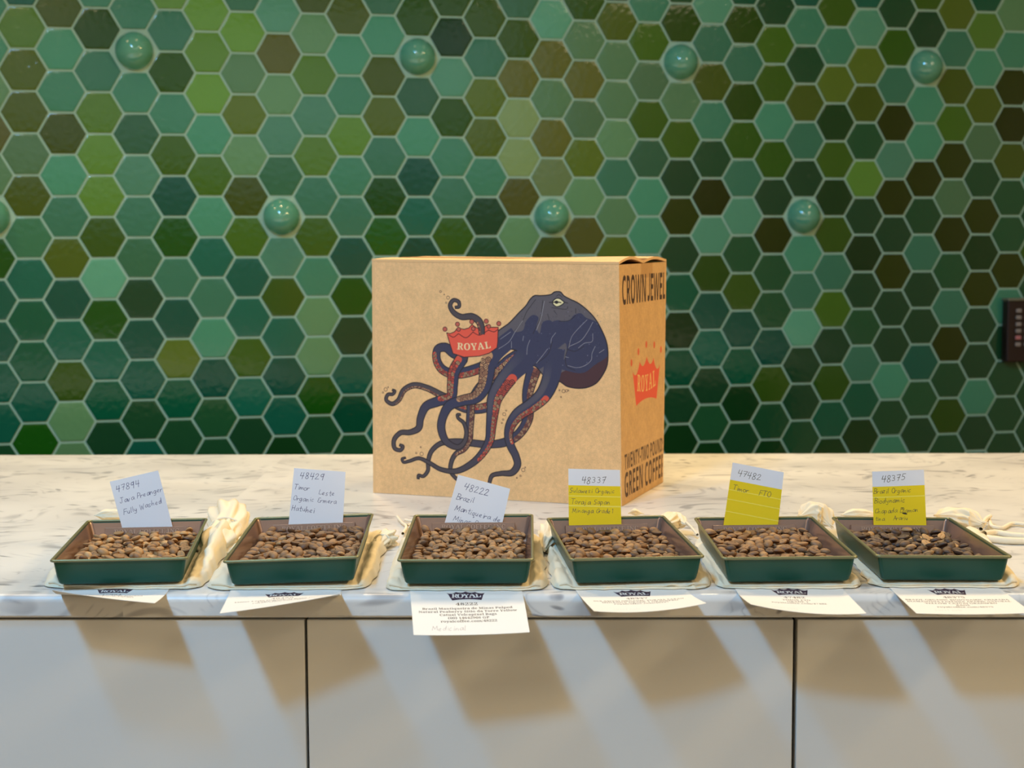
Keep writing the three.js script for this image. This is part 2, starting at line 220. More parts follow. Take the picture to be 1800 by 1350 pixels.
// ---------------------------------------------------------------- lettering
const PEN = {   // one-stroke handwriting, baseline y = 10
  0: 'M3 1C0 1 0 10 3 10C6 10 6 1 3 1', 1: 'M2 2L3 0L3 10', 2: 'M0 3C1 -1 6 0 4 4L0 10L6 9.5', 3: 'M0 1C5 -1 6 4 2 5C7 5 5 11 0 9', 4: 'M1 0L0 6L6 5.5M5 0L4 11', 5: 'M6 0L1.5 0L1 4C7 3 6 11 0 9', 6: 'M5 0C0 2 -1 10 3 10C6 10 6 5 1 6', 7: 'M0 1L6 0L2.5 10M1 5L5 4.5', 8: 'M5 2C4 -1 0 0 1 3C2 6 6 6 5 9C4 11 0 11 0.5 8C1 5 5 5 5 2', 9: 'M5 2C2 -2 -2 5 2 5C5 5 5 0 5 0L4 10', '-': 'M0 6L3 6',
  A: 'M0 10L3 0L6 10M1 6L5 6', B: 'M1 0L0 10M0 0C7 -1 7 5 1 5C8 5 6 11 0 10', C: 'M6 2C2 -2 -1 6 1 9C3 11 6 9 6 8', D: 'M1 0L0 10C7 10 8 0 1 0', E: 'M6 1C2 -1 0 4 3 5C-1 5 0 11 6 9', F: 'M1 0L0 10M1 0L6 0M1 5L5 4.5', G: 'M6 2C2 -2 -1 6 1 9C4 11 6 8 6 6L3.5 6', H: 'M0 0L0 10M5 0L5 10M0 5L5 5', J: 'M1 0L7 0M4 0L4 8C4 11 0 11 0 8', L: 'M1 0C0 5 0 8 0 9.5C2 10.5 4 10 5 9', M: 'M0 10L1 1L4 8L7 1L8 10', O: 'M3 0C-1 1 -1 10 3 10C7 10 7 1 3 0', P: 'M1 0L0 10M1 0C7 -1 7 6 1 5.5', S: 'M5 1C1 -1 -1 4 3 5C6 6 4 11 0 9', T: 'M0 0L7 0M3.5 0L3 10', W: 'M0 1L2 10L4 3L6 10L8 0',
  a: 'M5 5C1 3 -1 10 2 10C4 10 5 6 5 5C5 8 5 10 6 10', b: 'M0 0L0 10C5 11 5 4 0 6', c: 'M4 5C1 3 -1 10 2 10L4 9', d: 'M4 6C0 4 -1 10 2 10C4 10 5 0 5 0L5 10', e: 'M0 8C5 7 4 4 2 5C-1 6 0 11 4 9', f: 'M5 1C2 -2 2 3 2 13M0 5L4 5', g: 'M4 5C0 4 -1 10 2 10C4 10 4 5 4 5C5 12 3 15 0 13', h: 'M0 0L0 10C1 4 4 4 4 10', i: 'M1 5L1 10M1 2.2L1.2 2.6', j: 'M2 5C2 12 2 14 0 13M2 2L2.2 2.5', l: 'M1 0L1 9.5L2 10', m: 'M0 5L0 10C1 4 3 4 3 10C4 4 6 4 6.5 10', n: 'M0 5L0 10C1 4 4 4 4 10', o: 'M2.5 5C-1 5 -1 10 2 10C6 10 5 5 2.5 5', p: 'M0 5L0 14M0 6C5 3 6 11 0 10', q: 'M4 5C0 4 -1 10 2 10C4 10 4 5 4 5L4 14L6 12', r: 'M0 5L0 10C0 6 2 5 4 5.5', s: 'M4 5C0 4 0 7 2 7.5C5 8.5 3 11 0 9.5', t: 'M2 1L2 9C2 10 3 10 4 9.5M0 4.5L4 4', u: 'M0 5C0 11 4 11 4 5L4 10', v: 'M0 5L2 10L4 5', w: 'M0 5L1.5 10L3 6L4.5 10L6 5', x: 'M0 5L4 10M4 5L0 10', y: 'M0 5C0 10 4 10 4 5C4 12 4 15 0 13', z: 'M0 5L4 5L0 10L4 10',
};
const PEN_W = { i: 3, l: 3.2, 1: 5, M: 10, W: 10, m: 8.5, w: 8, T: 8, t: 5, r: 5, J: 8 };
function handwrite(x, text, px, py, size, colour, seed, slope = 0, weight = 0.9) {
  const r = mulberry(seed), k = size / 10; x.strokeStyle = colour; x.lineCap = x.lineJoin = 'round';
  let at = 0;
  for (const ch of text) {
    if (ch !== ' ') { x.save(); x.translate(px + at * k, py + at * k * slope - size + (r() - 0.5) * size * 0.1); x.transform(1, (r() - 0.5) * 0.08, -0.14 + (r() - 0.5) * 0.1, 1, 0, 0); x.scale(k * (0.9 + r() * 0.15), k * (0.92 + r() * 0.14)); x.lineWidth = weight * (0.9 + r() * 0.25); x.stroke(new Path2D(PEN[ch] ?? PEN['-'])); x.restore(); }
    at += ch === ' ' ? 5 : (PEN_W[ch] ?? (ch >= '0' && ch <= '9' ? 8 : 6.6));
  }
}
function crownPath(x, w, h) {   // a five-pointed crown body in a w x h frame, wider at the top, arched foot
  const top = [0.24, 0.07, 0, 0.07, 0.24];
  x.beginPath(); x.moveTo(w * 0.12, h); x.lineTo(0, h * top[0]);
  for (let i = 1; i < 5; i++) x.quadraticCurveTo((i - 0.5) / 4 * w, h * (Math.max(top[i], top[i - 1]) + 0.26), i / 4 * w, h * top[i]);
  x.lineTo(w * 0.88, h); x.quadraticCurveTo(w * 0.5, h * 0.82, w * 0.12, h); x.closePath();
}
function arcText(x, text, cx, cy, size, width, bend, font, fill) {   // letters spread over a width on a shallow arc
  x.fillStyle = fill; x.textAlign = 'center'; x.textBaseline = 'middle';
  [...text].forEach((ch, i) => { const t = (i + 0.5) / text.length - 0.5; x.save(); x.translate(cx + t * width, cy + bend * (4 * t * t - 0.4)); x.rotate(Math.atan(8 * bend * t / width)); x.font = font.replace('#', size); x.fillText(ch, 0, 0); x.restore(); });
}

// ---------------------------------------------------------------- carton with the octopus
const cartonCorners = (() => {
  const fl = atLevel(656, 866.5, TOP), fr = atLevel(1093, 890.5, TOP), br = atLevel(1165.6, 847.8, TOP), bl = fl.clone().add(br).sub(fr);
  const above = (b, px, py) => { const d = sight(px, py), n = V(d.x, 0, d.z), t = n.dot(V(b.x, 0, b.z)) / n.dot(n); return d.multiplyScalar(t).add(STATION); };   // nearest point of the sight line to the corner's vertical
  const tl = above(fl, 653.8, 460.2), tr = above(fr, 1088, 465.5), tbr = above(br, 1171.3, 460.2), tbl = tl.clone().add(tbr).sub(tr);
  return { fl, fr, br, bl, tl, tr, tbr, tbl };
})();
const kraft = (x, w, h, base, seed) => {   // unprinted board: colour and fibre
  const im = x.createImageData(w, h), r = mulberry(seed);
  for (let j = 0; j < h; j++) for (let i = 0; i < w; i++) { const k = 1 + 0.025 * n2(i * 0.006, j * 0.006) + 0.014 * n2(i * 0.05 + seed, j * 0.035) + 0.028 * n2(i * 0.028, j * 0.022) + 0.04 * n2(i * 0.14, j * 0.09) + (r() - 0.5) * 0.07, o = (j * w + i) * 4; im.data[o] = base[0] * k; im.data[o + 1] = base[1] * k; im.data[o + 2] = base[2] * k; im.data[o + 3] = 255; }
  x.putImageData(im, 0, 0);
};
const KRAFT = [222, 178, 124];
const octopus = canvas(1400, 1296, (x, w, h) => {
  kraft(x, w, h, KRAFT, 3);
  // all measures are in a drawing frame where the front of the carton runs from (40,57) to (1316,75), (1331,1322) and (47,1251)
  const q = [[40, 57], [1316, 75], [1331, 1322], [47, 1251]], inv = (() => {   // projective map from that frame to the flat panel
    const [a, b, c, d] = q, s1 = a[0] - b[0] + c[0] - d[0], s2 = a[1] - b[1] + c[1] - d[1], dx1 = b[0] - c[0], dx2 = d[0] - c[0], dy1 = b[1] - c[1], dy2 = d[1] - c[1], den = dx1 * dy2 - dx2 * dy1, g = (s1 * dy2 - dx2 * s2) / den, k = (dx1 * s2 - s1 * dy1) / den;
    const m = new THREE.Matrix3().set(b[0] - a[0] + g * b[0], d[0] - a[0] + k * d[0], a[0], b[1] - a[1] + g * b[1], d[1] - a[1] + k * d[1], a[1], g, k, 1).invert();
    return (p) => { const v = V(p[0], p[1], 1).applyMatrix3(m); return [v.x / v.z * w, v.y / v.z * h]; };
  })();
  const S = w / 1283, P = inv;
  const smooth = (pts, n = 14) => { const c = new THREE.CatmullRomCurve3(pts.map((p) => V(...P(p), (p[2] ?? 0) * S)), false, 'centripetal'); return c.getPoints(pts.length * n); };
  const closed = (pts) => { const c = new THREE.CatmullRomCurve3(pts.map((p) => V(...P(p), 0)), true, 'centripetal').getPoints(pts.length * 12); x.beginPath(); c.forEach((p, i) => (i ? x.lineTo(p.x, p.y) : x.moveTo(p.x, p.y))); x.closePath(); };
  const line = (pts, colour, wd) => { const c = smooth(pts, 8); x.beginPath(); c.forEach((p, i) => (i ? x.lineTo(p.x, p.y) : x.moveTo(p.x, p.y))); x.strokeStyle = colour; x.lineWidth = wd * S; x.stroke(); };
  const INK = '#262024', NAVY = '#36374f', GREY = '#5a5459', DUSK = '#4a4145', RED = '#c9503c', TAN = '#cfa676', MAROON = '#7c4a3e', r = mulberry(5);
  x.lineJoin = x.lineCap = 'round';
  function arm(pts, { suck = 0, from = 0, to = 1, red = MAROON, part = 0.5, fill = NAVY, grey = 0, cap = 0 } = {}) {
    const c = smooth(pts), n = c.length, L = [], R = [], N = [];
    c.forEach((p, i) => { const a = c[Math.max(0, i - 1)], b = c[Math.min(n - 1, i + 1)], dx = b.x - a.x, dy = b.y - a.y, l = Math.hypot(dx, dy) || 1; N.push([-dy / l, dx / l]); const hw = p.z / 2; L.push([p.x - dy / l * hw, p.y + dx / l * hw]); R.push([p.x + dy / l * hw, p.y - dx / l * hw]); });
    const outline = () => { x.beginPath(); L.forEach((p, i) => (i ? x.lineTo(...p) : x.moveTo(...p))); for (let i = n - 1; i >= 0; i--) x.lineTo(...R[i]); x.closePath(); };
    const nv = new THREE.Color(fill), dk = new THREE.Color(DUSK);
    for (let i = 1; i < n; i++) { x.beginPath(); for (const p of [L[i - 1], L[Math.min(n - 1, i + 1)], R[Math.min(n - 1, i + 1)], R[i - 1]]) x.lineTo(...p); x.closePath(); x.fillStyle = '#' + dk.clone().lerp(nv, sm(c[i].z / S, 22, 52)).getHexString(); x.fill(); }
    if (grey) { x.save(); outline(); x.clip(); x.strokeStyle = GREY; for (let i = 1; i < n * grey * 1.6; i++) { x.globalAlpha = 0.16 * sm(i / n, 0.03, 0.2) * sm(i / n, grey * 1.6, grey); x.lineWidth = c[i].z * 0.42; x.beginPath(); const o = -suck || 1; x.moveTo(c[i - 1].x + N[i - 1][0] * c[i - 1].z * 0.24 * o, c[i - 1].y + N[i - 1][1] * c[i - 1].z * 0.24 * o); x.lineTo(c[i].x + N[i][0] * c[i].z * 0.24 * o, c[i].y + N[i][1] * c[i].z * 0.24 * o); x.stroke(); } x.restore(); }
    if (suck) {
      x.save(); outline(); x.clip();
      for (let i = Math.max(1, Math.floor(from * n)); i < to * n; i++) { const z = c[i].z, o = suck * (0.5 - part / 2); x.strokeStyle = red; x.lineWidth = z * part; x.beginPath(); x.moveTo(c[i - 1].x + N[i - 1][0] * z * o, c[i - 1].y + N[i - 1][1] * z * o); x.lineTo(c[i].x + N[i][0] * z * o, c[i].y + N[i][1] * z * o); x.stroke(); }
      let run = 0, side = 1;
      for (let i = Math.max(1, Math.floor(from * n)); i < to * n; i++) {
        run += Math.hypot(c[i].x - c[i - 1].x, c[i].y - c[i - 1].y); const z = c[i].z * part, rr = Math.max(2.6, z * 0.32);
        if (run > rr * 1.05) { run = 0; side = -side; const o = suck * (c[i].z * 0.5 - z / 2) + side * z * 0.22, cx = c[i].x + N[i][0] * o, cy = c[i].y + N[i][1] * o; x.beginPath(); x.ellipse(cx, cy, rr, rr * 0.85, r() * 3, 0, 7); x.fillStyle = r() < 0.6 ? TAN : red; x.fill(); x.strokeStyle = '#46282a'; x.lineWidth = Math.max(1.2, rr * 0.3); x.stroke(); if (rr > 6) { x.beginPath(); x.arc(cx, cy, rr * 0.4, 0, 7); x.stroke(); } }
      }
      x.restore();
    }
    x.strokeStyle = INK; x.lineWidth = 4.6 * S; const i0 = Math.floor(n * cap);
    x.beginPath(); L.forEach((p, i) => { if (i >= i0) x.lineTo(...p); }); for (let i = n - 1; i >= i0; i--) x.lineTo(...R[i]); x.stroke();
  }
  // arms behind
  arm([[885, 600, 70], [860, 680, 60], [848, 740, 52], [850, 800, 50], [852, 850, 50], [832, 905, 46], [790, 955, 44], [735, 985, 42], [650, 998, 36], [560, 990, 34], [470, 983, 30], [400, 992, 24], [352, 1032, 21], [334, 1085, 19], [332, 1135, 17], [308, 1164, 15], [284, 1160, 13], [282, 1178, 12]], { suck: -1, from: 0, to: 0.36, part: 0.55 });
  arm([[820, 520, 50], [760, 560, 58], [700, 610, 52], [655, 650, 44], [600, 700, 40], [570, 740, 34]], { suck: -1, to: 0.8, part: 0.75, red: '#b06a52' });
  arm([[690, 790, 46], [600, 812, 46], [530, 812, 40], [470, 795, 24]], { suck: 1, part: 0.6, red: RED });
  arm([[556, 780, 40], [553, 850, 40], [548, 920, 38], [545, 970, 36], [520, 1020, 28], [475, 1050, 22], [453, 1095, 20], [452, 1140, 18], [478, 1175, 16], [520, 1205, 12]], { suck: -1, to: 0.55, part: 0.6 });
  arm([[640, 585, 50], [570, 612, 52], [500, 628, 50], [440, 625, 46], [400, 600, 44], [377, 550, 40], [385, 503, 40], [425, 495, 44], [470, 530, 42], [540, 548, 34]], { suck: -1, to: 0.6, part: 0.55, red: RED, grey: 0 });
  arm([[470, 765, 44], [420, 750, 36], [330, 705, 30], [260, 690, 28], [208, 715, 26], [178, 768, 22], [145, 786, 19], [115, 765, 17], [124, 738, 15], [150, 735, 14], [160, 720, 12], [147, 714, 10]], { suck: -1, from: 0.1, to: 0.5, part: 0.35, fill: DUSK });
  arm([[510, 550, 62], [468, 620, 58], [460, 690, 54], [452, 748, 50], [380, 775, 48], [322, 800, 42], [294, 860, 36], [284, 912, 32], [240, 934, 26], [190, 937, 23], [156, 975, 21], [160, 1018, 19], [190, 1027, 17], [202, 1008, 15], [185, 1000, 12]], { suck: 1, from: 0.02, to: 0.27, part: 0.6, red: RED });
  // mantle and head
  const Z4 = (a) => a.map(([u, v]) => [645.7 + u * 0.4131, 176.1 + v * 0.4131]);
  const body = [...Z4([[110, 590], [260, 470], [380, 345], [470, 255], [520, 180], [575, 132], [650, 132], [780, 118], [830, 86], [900, 88], [940, 132], [1010, 172], [1120, 225], [1240, 320], [1330, 420], [1410, 560], [1470, 710], [1487, 850], [1475, 1000], [1420, 1120], [1340, 1220], [1230, 1272], [1100, 1282], [980, 1258], [880, 1200]]), [985, 700], [930, 640], [880, 590], [830, 610], [780, 590], [800, 520], [740, 505], [660, 560], [640, 540], [690, 470]];
  closed(body); x.fillStyle = GREY; x.fill();
  x.save(); closed(body); x.clip();
  const blot = (pts, fill) => { closed(Z4(pts)); x.fillStyle = fill; x.fill(); };
  blot([[960, 1060], [1200, 1010], [1400, 860], [1560, 820], [1500, 1300], [1000, 1340], [800, 1200]], '#472c30');
  blot([[90, 760], [280, 600], [430, 560], [470, 450], [560, 370], [625, 400], [600, 520], [640, 600], [680, 460], [780, 440], [830, 520], [900, 450], [1010, 440], [1060, 380], [1150, 350], [1210, 400], [1360, 470], [1500, 700], [1480, 880], [1340, 980], [1180, 1090], [960, 1060], [850, 1010], [800, 840], [700, 1000], [480, 1100], [300, 1000], [200, 860]], NAVY);
  blot([[790, 860], [860, 770], [960, 720], [960, 900], [830, 1000], [740, 1060]], GREY);
  x.restore();
  for (let i = 0; i < 260; i++) { const a = r() * 6.28, p = P(Z4([[250 + r() * 1150, 140 + r() * 700]])[0]); x.save(); closed(body); x.clip(); x.beginPath(); x.moveTo(...p); x.lineTo(p[0] + Math.cos(a) * 7 * S, p[1] + Math.sin(a) * 7 * S); x.strokeStyle = r() < 0.5 ? 'rgba(30,26,30,0.5)' : 'rgba(130,124,128,0.35)'; x.lineWidth = 1.1; x.stroke(); x.restore(); }
  closed(body); x.strokeStyle = INK; x.lineWidth = 5.5 * S; x.stroke();
  // front arms
  arm([[790, 430, 84], [728, 478, 86], [678, 526, 84], [645, 580, 84], [636, 640, 74], [622, 700, 66], [580, 752, 60], [510, 770, 52], [445, 795, 48], [412, 850, 42], [402, 915, 40], [430, 985, 34], [488, 1012, 26], [520, 988, 22], [533, 935, 20], [518, 885, 17], [490, 860, 14], [486, 843, 12], [502, 842, 10]], { suck: 1, from: 0.14, to: 0.4, part: 0.55, red: '#b98a62', cap: 0.17 });
  arm([[905, 470, 120], [835, 555, 112], [770, 620, 96], [715, 690, 88], [678, 760, 74], [668, 830, 60], [660, 905, 50], [652, 975, 44], [618, 1040, 38], [560, 1098, 32], [480, 1137, 26], [400, 1128, 21], [340, 1094, 19], [285, 1070, 16], [235, 1085, 14], [205, 1090, 12], [198, 1074, 11], [216, 1067, 9]], { suck: -1, from: 0.14, to: 0.5, part: 0.5, red: RED, grey: 0.24, cap: 0.14 });
  arm([[985, 500, 110], [978, 600, 92], [960, 680, 84], [925, 745, 76], [868, 795, 68], [800, 842, 62], [762, 895, 50], [750, 950, 42], [762, 1005, 40], [788, 1060, 36], [796, 1105, 34], [768, 1145, 30], [710, 1150, 22], [665, 1162, 19], [650, 1205, 15]], { suck: -1, from: 0.22, to: 0.55, part: 0.42, red: RED, grey: 0.3, cap: 0.12 });
  x.save(); closed(Z4([[620, 640], [720, 500], [900, 440], [1010, 640], [960, 900], [900, 940], [850, 830], [780, 900], [700, 990], [560, 950]])); x.clip(); x.globalAlpha = 0.95; closed(Z4([[600, 640], [720, 480], [900, 440], [1000, 660], [900, 760], [780, 860], [700, 960], [520, 930]])); x.fillStyle = NAVY; x.fill(); x.restore();
  // ink lines and pale veins
  const ln = (pts, c, wd) => line(Z4(pts), c, wd);
  for (const a of [[[590, 180], [480, 330], [430, 440], [330, 570]], [[680, 190], [650, 400], [560, 600]], [[1020, 700], [980, 820], [960, 900], [980, 1010], [1080, 1060]], [[800, 700], [740, 860], [560, 1000]], [[880, 450], [1000, 440], [1080, 380], [1090, 290]], [[740, 360], [760, 430]], [[990, 800], [1080, 820], [1190, 760]]]) ln(a, INK, 2.4);
  for (const a of [[[700, 200], [650, 430], [600, 560]], [[430, 440], [340, 570], [260, 700], [130, 790]], [[280, 580], [150, 670]], [[840, 590], [790, 660], [780, 720]], [[1230, 430], [1120, 540], [1040, 640], [1000, 780]], [[1300, 460], [1230, 590], [1150, 690], [1010, 760]], [[1300, 600], [1290, 700], [1200, 720], [1120, 780]], [[1330, 760], [1290, 850], [1280, 930], [1200, 1000], [1100, 1025], [990, 1000]], [[1440, 800], [1380, 840]], [[520, 680], [490, 760], [480, 860]], [[740, 790], [680, 870], [600, 970]], [[290, 700], [290, 780]], [[440, 630], [430, 690]], [[960, 890], [1000, 900]]]) ln(a, '#a7a2a4', 1.7);
  for (let i = 0; i < 70; i++) { const [a, b] = P(Z4([[560 + r() * 850, 300 + r() * 700]])[0]); x.beginPath(); x.arc(a, b, 1 + r() * 1.6, 0, 7); x.fillStyle = r() < 0.5 ? '#2b2a40' : '#77748a'; x.fill(); }
  // eye
  closed(Z4([[800, 215], [835, 172], [880, 165], [920, 190], [945, 215], [900, 255], [850, 268], [815, 245]])); x.fillStyle = '#dfd3a0'; x.fill(); x.strokeStyle = INK; x.lineWidth = 5 * S; x.stroke();
  ln([[805, 215], [850, 210], [905, 218]], INK, 5); { const [a, b] = P(Z4([[850, 213]])[0]); x.beginPath(); x.ellipse(a, b, 10 * S, 8 * S, 0, 0, 7); x.fillStyle = INK; x.fill(); }
  ln([[760, 215], [800, 212]], INK, 3.4); ln([[945, 212], [990, 225]], INK, 3.4); ln([[790, 280], [860, 290], [980, 295], [990, 265]], INK, 2.4); ln([[850, 140], [880, 122], [920, 150]], INK, 2.4); ln([[820, 320], [855, 365]], INK, 2);
  // crown round the raised arm
  const cr = [[430, 420], [448, 424], [470, 415], [486, 395], [520, 402], [545, 395], [562, 378], [585, 395], [615, 400], [637, 380], [660, 392], [697, 392]];
  const poly = (pts) => { x.beginPath(); pts.forEach((p, i) => (i ? x.lineTo(...P(p)) : x.moveTo(...P(p)))); x.closePath(); };
  poly([...cr, [694, 470], [690, 497], [650, 525], [600, 540], [520, 545], [463, 526], [445, 470]]); x.fillStyle = '#dc5540'; x.fill(); x.strokeStyle = '#3a1d1e'; x.lineWidth = 4 * S; x.stroke();
  line([[440, 430], [465, 442], [490, 425]], '#5c2422', 4); line([[492, 425], [530, 445], [568, 415]], '#5c2422', 4); line([[568, 418], [600, 432], [648, 405]], '#5c2422', 4); line([[650, 408], [675, 415], [697, 402]], '#5c2422', 4);
  arm([[612, 428, 26], [610, 395, 32], [598, 362, 34], [562, 337, 31], [505, 338, 27], [463, 312, 23], [448, 278, 19], [466, 253, 17], [492, 262, 16], [494, 286, 14], [474, 290, 12]], { suck: -1, to: 0.2, part: 0.4, fill: DUSK });
  for (const [a, b, c] of [[421, 401, 11], [486, 376, 11], [560, 363, 11], [635, 361, 11], [700, 373, 11], [492, 402, 10], [568, 399, 10], [648, 387, 10]]) { const p = P([a, b]); x.beginPath(); x.arc(...p, c * S, 0, 7); x.fillStyle = '#b75a4a'; x.fill(); x.strokeStyle = '#4a2324'; x.lineWidth = 3.4 * S; x.stroke(); }
  const mid = P([571, 488]); x.save(); x.translate(...mid); x.rotate(-0.07); arcText(x, 'ROYAL', 0, 0, 47 * S, 180 * S, -7 * S, 'bold #px serif', '#e3cf9c'); x.restore();
  // bubbles
  for (const [a, b, c] of [[398, 209, 5], [417, 224, 2], [437, 240, 8], [427, 266, 4], [112, 711, 9], [98, 727, 4], [125, 700, 3], [300, 1047, 9], [272, 1043, 4], [295, 1012, 3], [1033, 721, 8], [1048, 719, 6], [1012, 716, 3], [1057, 717, 3], [1020, 751, 3], [728, 840, 8], [722, 868, 4], [716, 886, 3], [738, 822, 3], [826, 1131, 9], [812, 1162, 4], [793, 1173, 3], [836, 1118, 3]]) { const p = P([a, b]); x.beginPath(); x.arc(...p, c * S, 0, 7); x.strokeStyle = '#5b4034'; x.lineWidth = 2.4 * S; x.stroke(); }
});
const cartonSide = canvas(760, 1100, (x, w, h) => {
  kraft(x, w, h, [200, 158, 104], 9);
  const fit = (t, a, b, y0, y1, fill) => { x.save(); x.font = 'bold 200px sans-serif'; x.textAlign = 'left'; x.textBaseline = 'alphabetic'; const tw = x.measureText(t).width; x.translate(a * w, y1 * h); x.scale((b - a) * w / tw, (y1 - y0) * h / 144); x.fillStyle = fill; const j = t.indexOf('J'); if (j < 0) x.fillText(t, 0, 0); else { const p = x.measureText(t.slice(0, j)).width, q = x.measureText('J').width; x.fillText(t.slice(0, j), 0, 0); x.fillText(t.slice(j + 1), p + q, 0); x.translate(p - 2, 0); x.fill(new Path2D('M38 -144L' + (q - 6) + ' -144L' + (q - 6) + ' -44C' + (q - 6) + ' 6 20 8 -14 -6L-8 -34C14 -24 38 -24 38 -48Z')); } x.restore(); };
  x.fillStyle = 'rgba(150,104,52,0.35)'; x.fillRect(w * 0.44, 0, w * 0.25, h * 0.062);   // parcel tape over the edge
  fit('CROWN JEWEL', 0.05, 0.99, 0.045, 0.165, '#3a2417');
  fit('TWENTY-TWO POUNDS', 0.07, 1.01, 0.79, 0.855, '#4e3726');
  fit('GREEN COFFEE', 0.06, 1.01, 0.868, 0.972, '#4e3726');
  x.save(); x.translate(w * 0.26, h * 0.405); crownPath(x, w * 0.62, h * 0.2); x.fillStyle = '#d9543a'; x.fill(); x.restore();
  for (const [a, b] of [[0.235, 0.415], [0.385, 0.375], [0.56, 0.352], [0.74, 0.362], [0.9, 0.39]]) { x.beginPath(); x.ellipse(a * w, b * h, 15, 17, 0, 0, 7); x.fillStyle = '#cf5c3c'; x.fill(); }
  x.save(); x.translate(w * 0.57, h * 0.515); x.scale(0.95, 1.3); arcText(x, 'ROYAL', 0, 0, 84, w * 0.46, -12, 'bold #px serif', '#e0b46c'); x.restore();
});
{
  const K = cartonCorners, mid = K.fl.clone().add(K.br).multiplyScalar(0.5).setY(TOP), g = thing('cardboard_carton', 'brown cardboard carton printed with a navy octopus holding a red crown', 'box', mid.toArray());
  const L = Object.fromEntries(Object.entries(K).map(([k, v]) => [k, v.clone().sub(mid)])), up = V(0, 1, 0), inn = 0.0036;
  for (const k of ['fl', 'fr', 'br', 'bl']) L[k].y = 0.0003;
  const bil = (a, b, c, d) => (u, v) => a.clone().lerp(b, u).lerp(d.clone().lerp(c, u), v);   // a,b lower, d,c upper
  const plain = std({ map: canvas(512, 512, (x, w, h) => kraft(x, w, h, KRAFT, 21)), roughness: 0.85 });
  const panel = (name, a, b, c, d, m) => { const n = b.clone().sub(a).cross(d.clone().sub(a)).normalize(); return mesh(name, sheet(10, 10, bil(a, b, c, d), inn, n), m, g); };
  panel('front_panel', L.fl, L.fr, L.tr, L.tl, std({ map: octopus, roughness: 0.82 })).userData.label = 'front panel printed with an octopus';
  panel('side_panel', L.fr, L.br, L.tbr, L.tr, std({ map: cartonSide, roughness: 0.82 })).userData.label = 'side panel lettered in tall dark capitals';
  panel('back_panel', L.br, L.bl, L.tbl, L.tbr, plain); panel('side_panel', L.bl, L.fl, L.tl, L.tbl, plain);
  // two long top flaps that bow up towards the lettered end, short flap below them
  const flap = (a, b, c, d, name, hump) => mesh(name, sheet(24, 12, (u, v) => { const p = bil(a, b, c, d)(u, v); p.y += 0.0032 + hump * sm(u, 0.45, 1) * Math.sin(Math.PI * clamp(v * 1.05, 0, 1)) + 0.0012 * Math.sin(Math.PI * v); return p; }, 0.003, up), plain, g);
  const ml = L.tl.clone().lerp(L.tbl, 0.497), mr = L.tr.clone().lerp(L.tbr, 0.497), ml2 = L.tl.clone().lerp(L.tbl, 0.503), mr2 = L.tr.clone().lerp(L.tbr, 0.503);
  flap(L.tl, L.tr, mr, ml, 'top_flap', 0.0042); flap(ml2, mr2, L.tbr, L.tbl, 'top_flap', 0.0028);
  const short = (a, b, t) => a.clone().lerp(b, t);
  const inset = (a, b) => short(short(L.tl, L.tr, a), short(L.tbl, L.tbr, a), b);
  mesh('inner_flap', sheet(4, 6, bil(inset(0.72, 0.05), inset(0.985, 0.05), inset(0.985, 0.95), inset(0.72, 0.95)), 0.003, up), std({ color: srgb(150, 96, 66), roughness: 0.9 }), g).position.y = -0.0008;
  const tm = phys({ color: srgb(176, 132, 74), roughness: 0.3, transparent: true, opacity: 0.55 }), t0 = 0.4, t1 = 0.62, lift = V(0, 0.0058, 0);
  mesh('tape', sheet(20, 2, (u, v) => { const p = short(L.tl, L.tbl, lerp(t0, t1, v)).lerp(short(L.tr, L.tbr, lerp(t0, t1, v)), u); return p.add(V(0, 0.0044 + 0.0012 * sm(u, 0.45, 1), 0)); }, 0.0001, up), tm, g).userData.label = 'clear brown parcel tape';
  void lift;
}

// ---------------------------------------------------------------- sample pans
const PAN = { w: 0.1173, l: 0.1964, h: 0.0233, ins: 0.0061, by: 0.006 };
const PANS = [[-0.3384, -1.3004, 0.1097, -0.0049, -0.0042], [-0.1898, -1.2981, 0.0252, 0.0274, 0.0124], [-0.0404, -1.292, -0.0117, 0.0034, 0.0206], [0.1071, -1.2968, 0.0804, 0.0029, 0.0019], [0.238, -1.2958, 0.0062, 0.0053, -0.0027], [0.3706, -1.2984, -0.0088, -0.0095, -0.0094]];
const TAGS = ['47894', '48429', '48222', '48337', '47482', '48375'];
const enamel = phys({ color: srgb(4, 68, 54), roughness: 0.42, specularIntensity: 0.6, clearcoat: 0.25, clearcoatRoughness: 0.25, bumpMap: dataTex(256, 256, (u, v, x, y) => { const k = 128 + 50 * n2(x * 0.3, y * 0.3) + 40 * n2(x * 0.05, y * 0.05); return [k, k, k]; }, false), bumpScale: 0.0001 });
const rimMat = phys({ color: srgb(126, 126, 92), roughness: 0.38, metalness: 0.5 });
const bronze = phys({ color: srgb(152, 122, 106), roughness: 0.22, metalness: 0.5 });
function ring(x0, x1, z0, z1, y, r, n = 5) {   // rounded rectangle, seen from above, counter-clockwise
  const o = [], c = [[x1 - r, z0 + r, -Math.PI / 2], [x1 - r, z1 - r, 0], [x0 + r, z1 - r, Math.PI / 2], [x0 + r, z0 + r, Math.PI]];
  for (const [cx, cz, a] of c) for (let i = 0; i <= n; i++) { const t = a + i / n * Math.PI / 2; o.push(V(cx + Math.cos(t) * r, y, cz + Math.sin(t) * r)); }
  return o;
}
const font = await new FontLoader().loadAsync('fonts/droid/droid_serif_bold.typeface.json');
const flip = (g) => { const ix = g.index.array; for (let i = 0; i < ix.length; i += 3) { const t = ix[i]; ix[i] = ix[i + 1]; ix[i + 1] = t; } g.computeVertexNormals(); return g; };
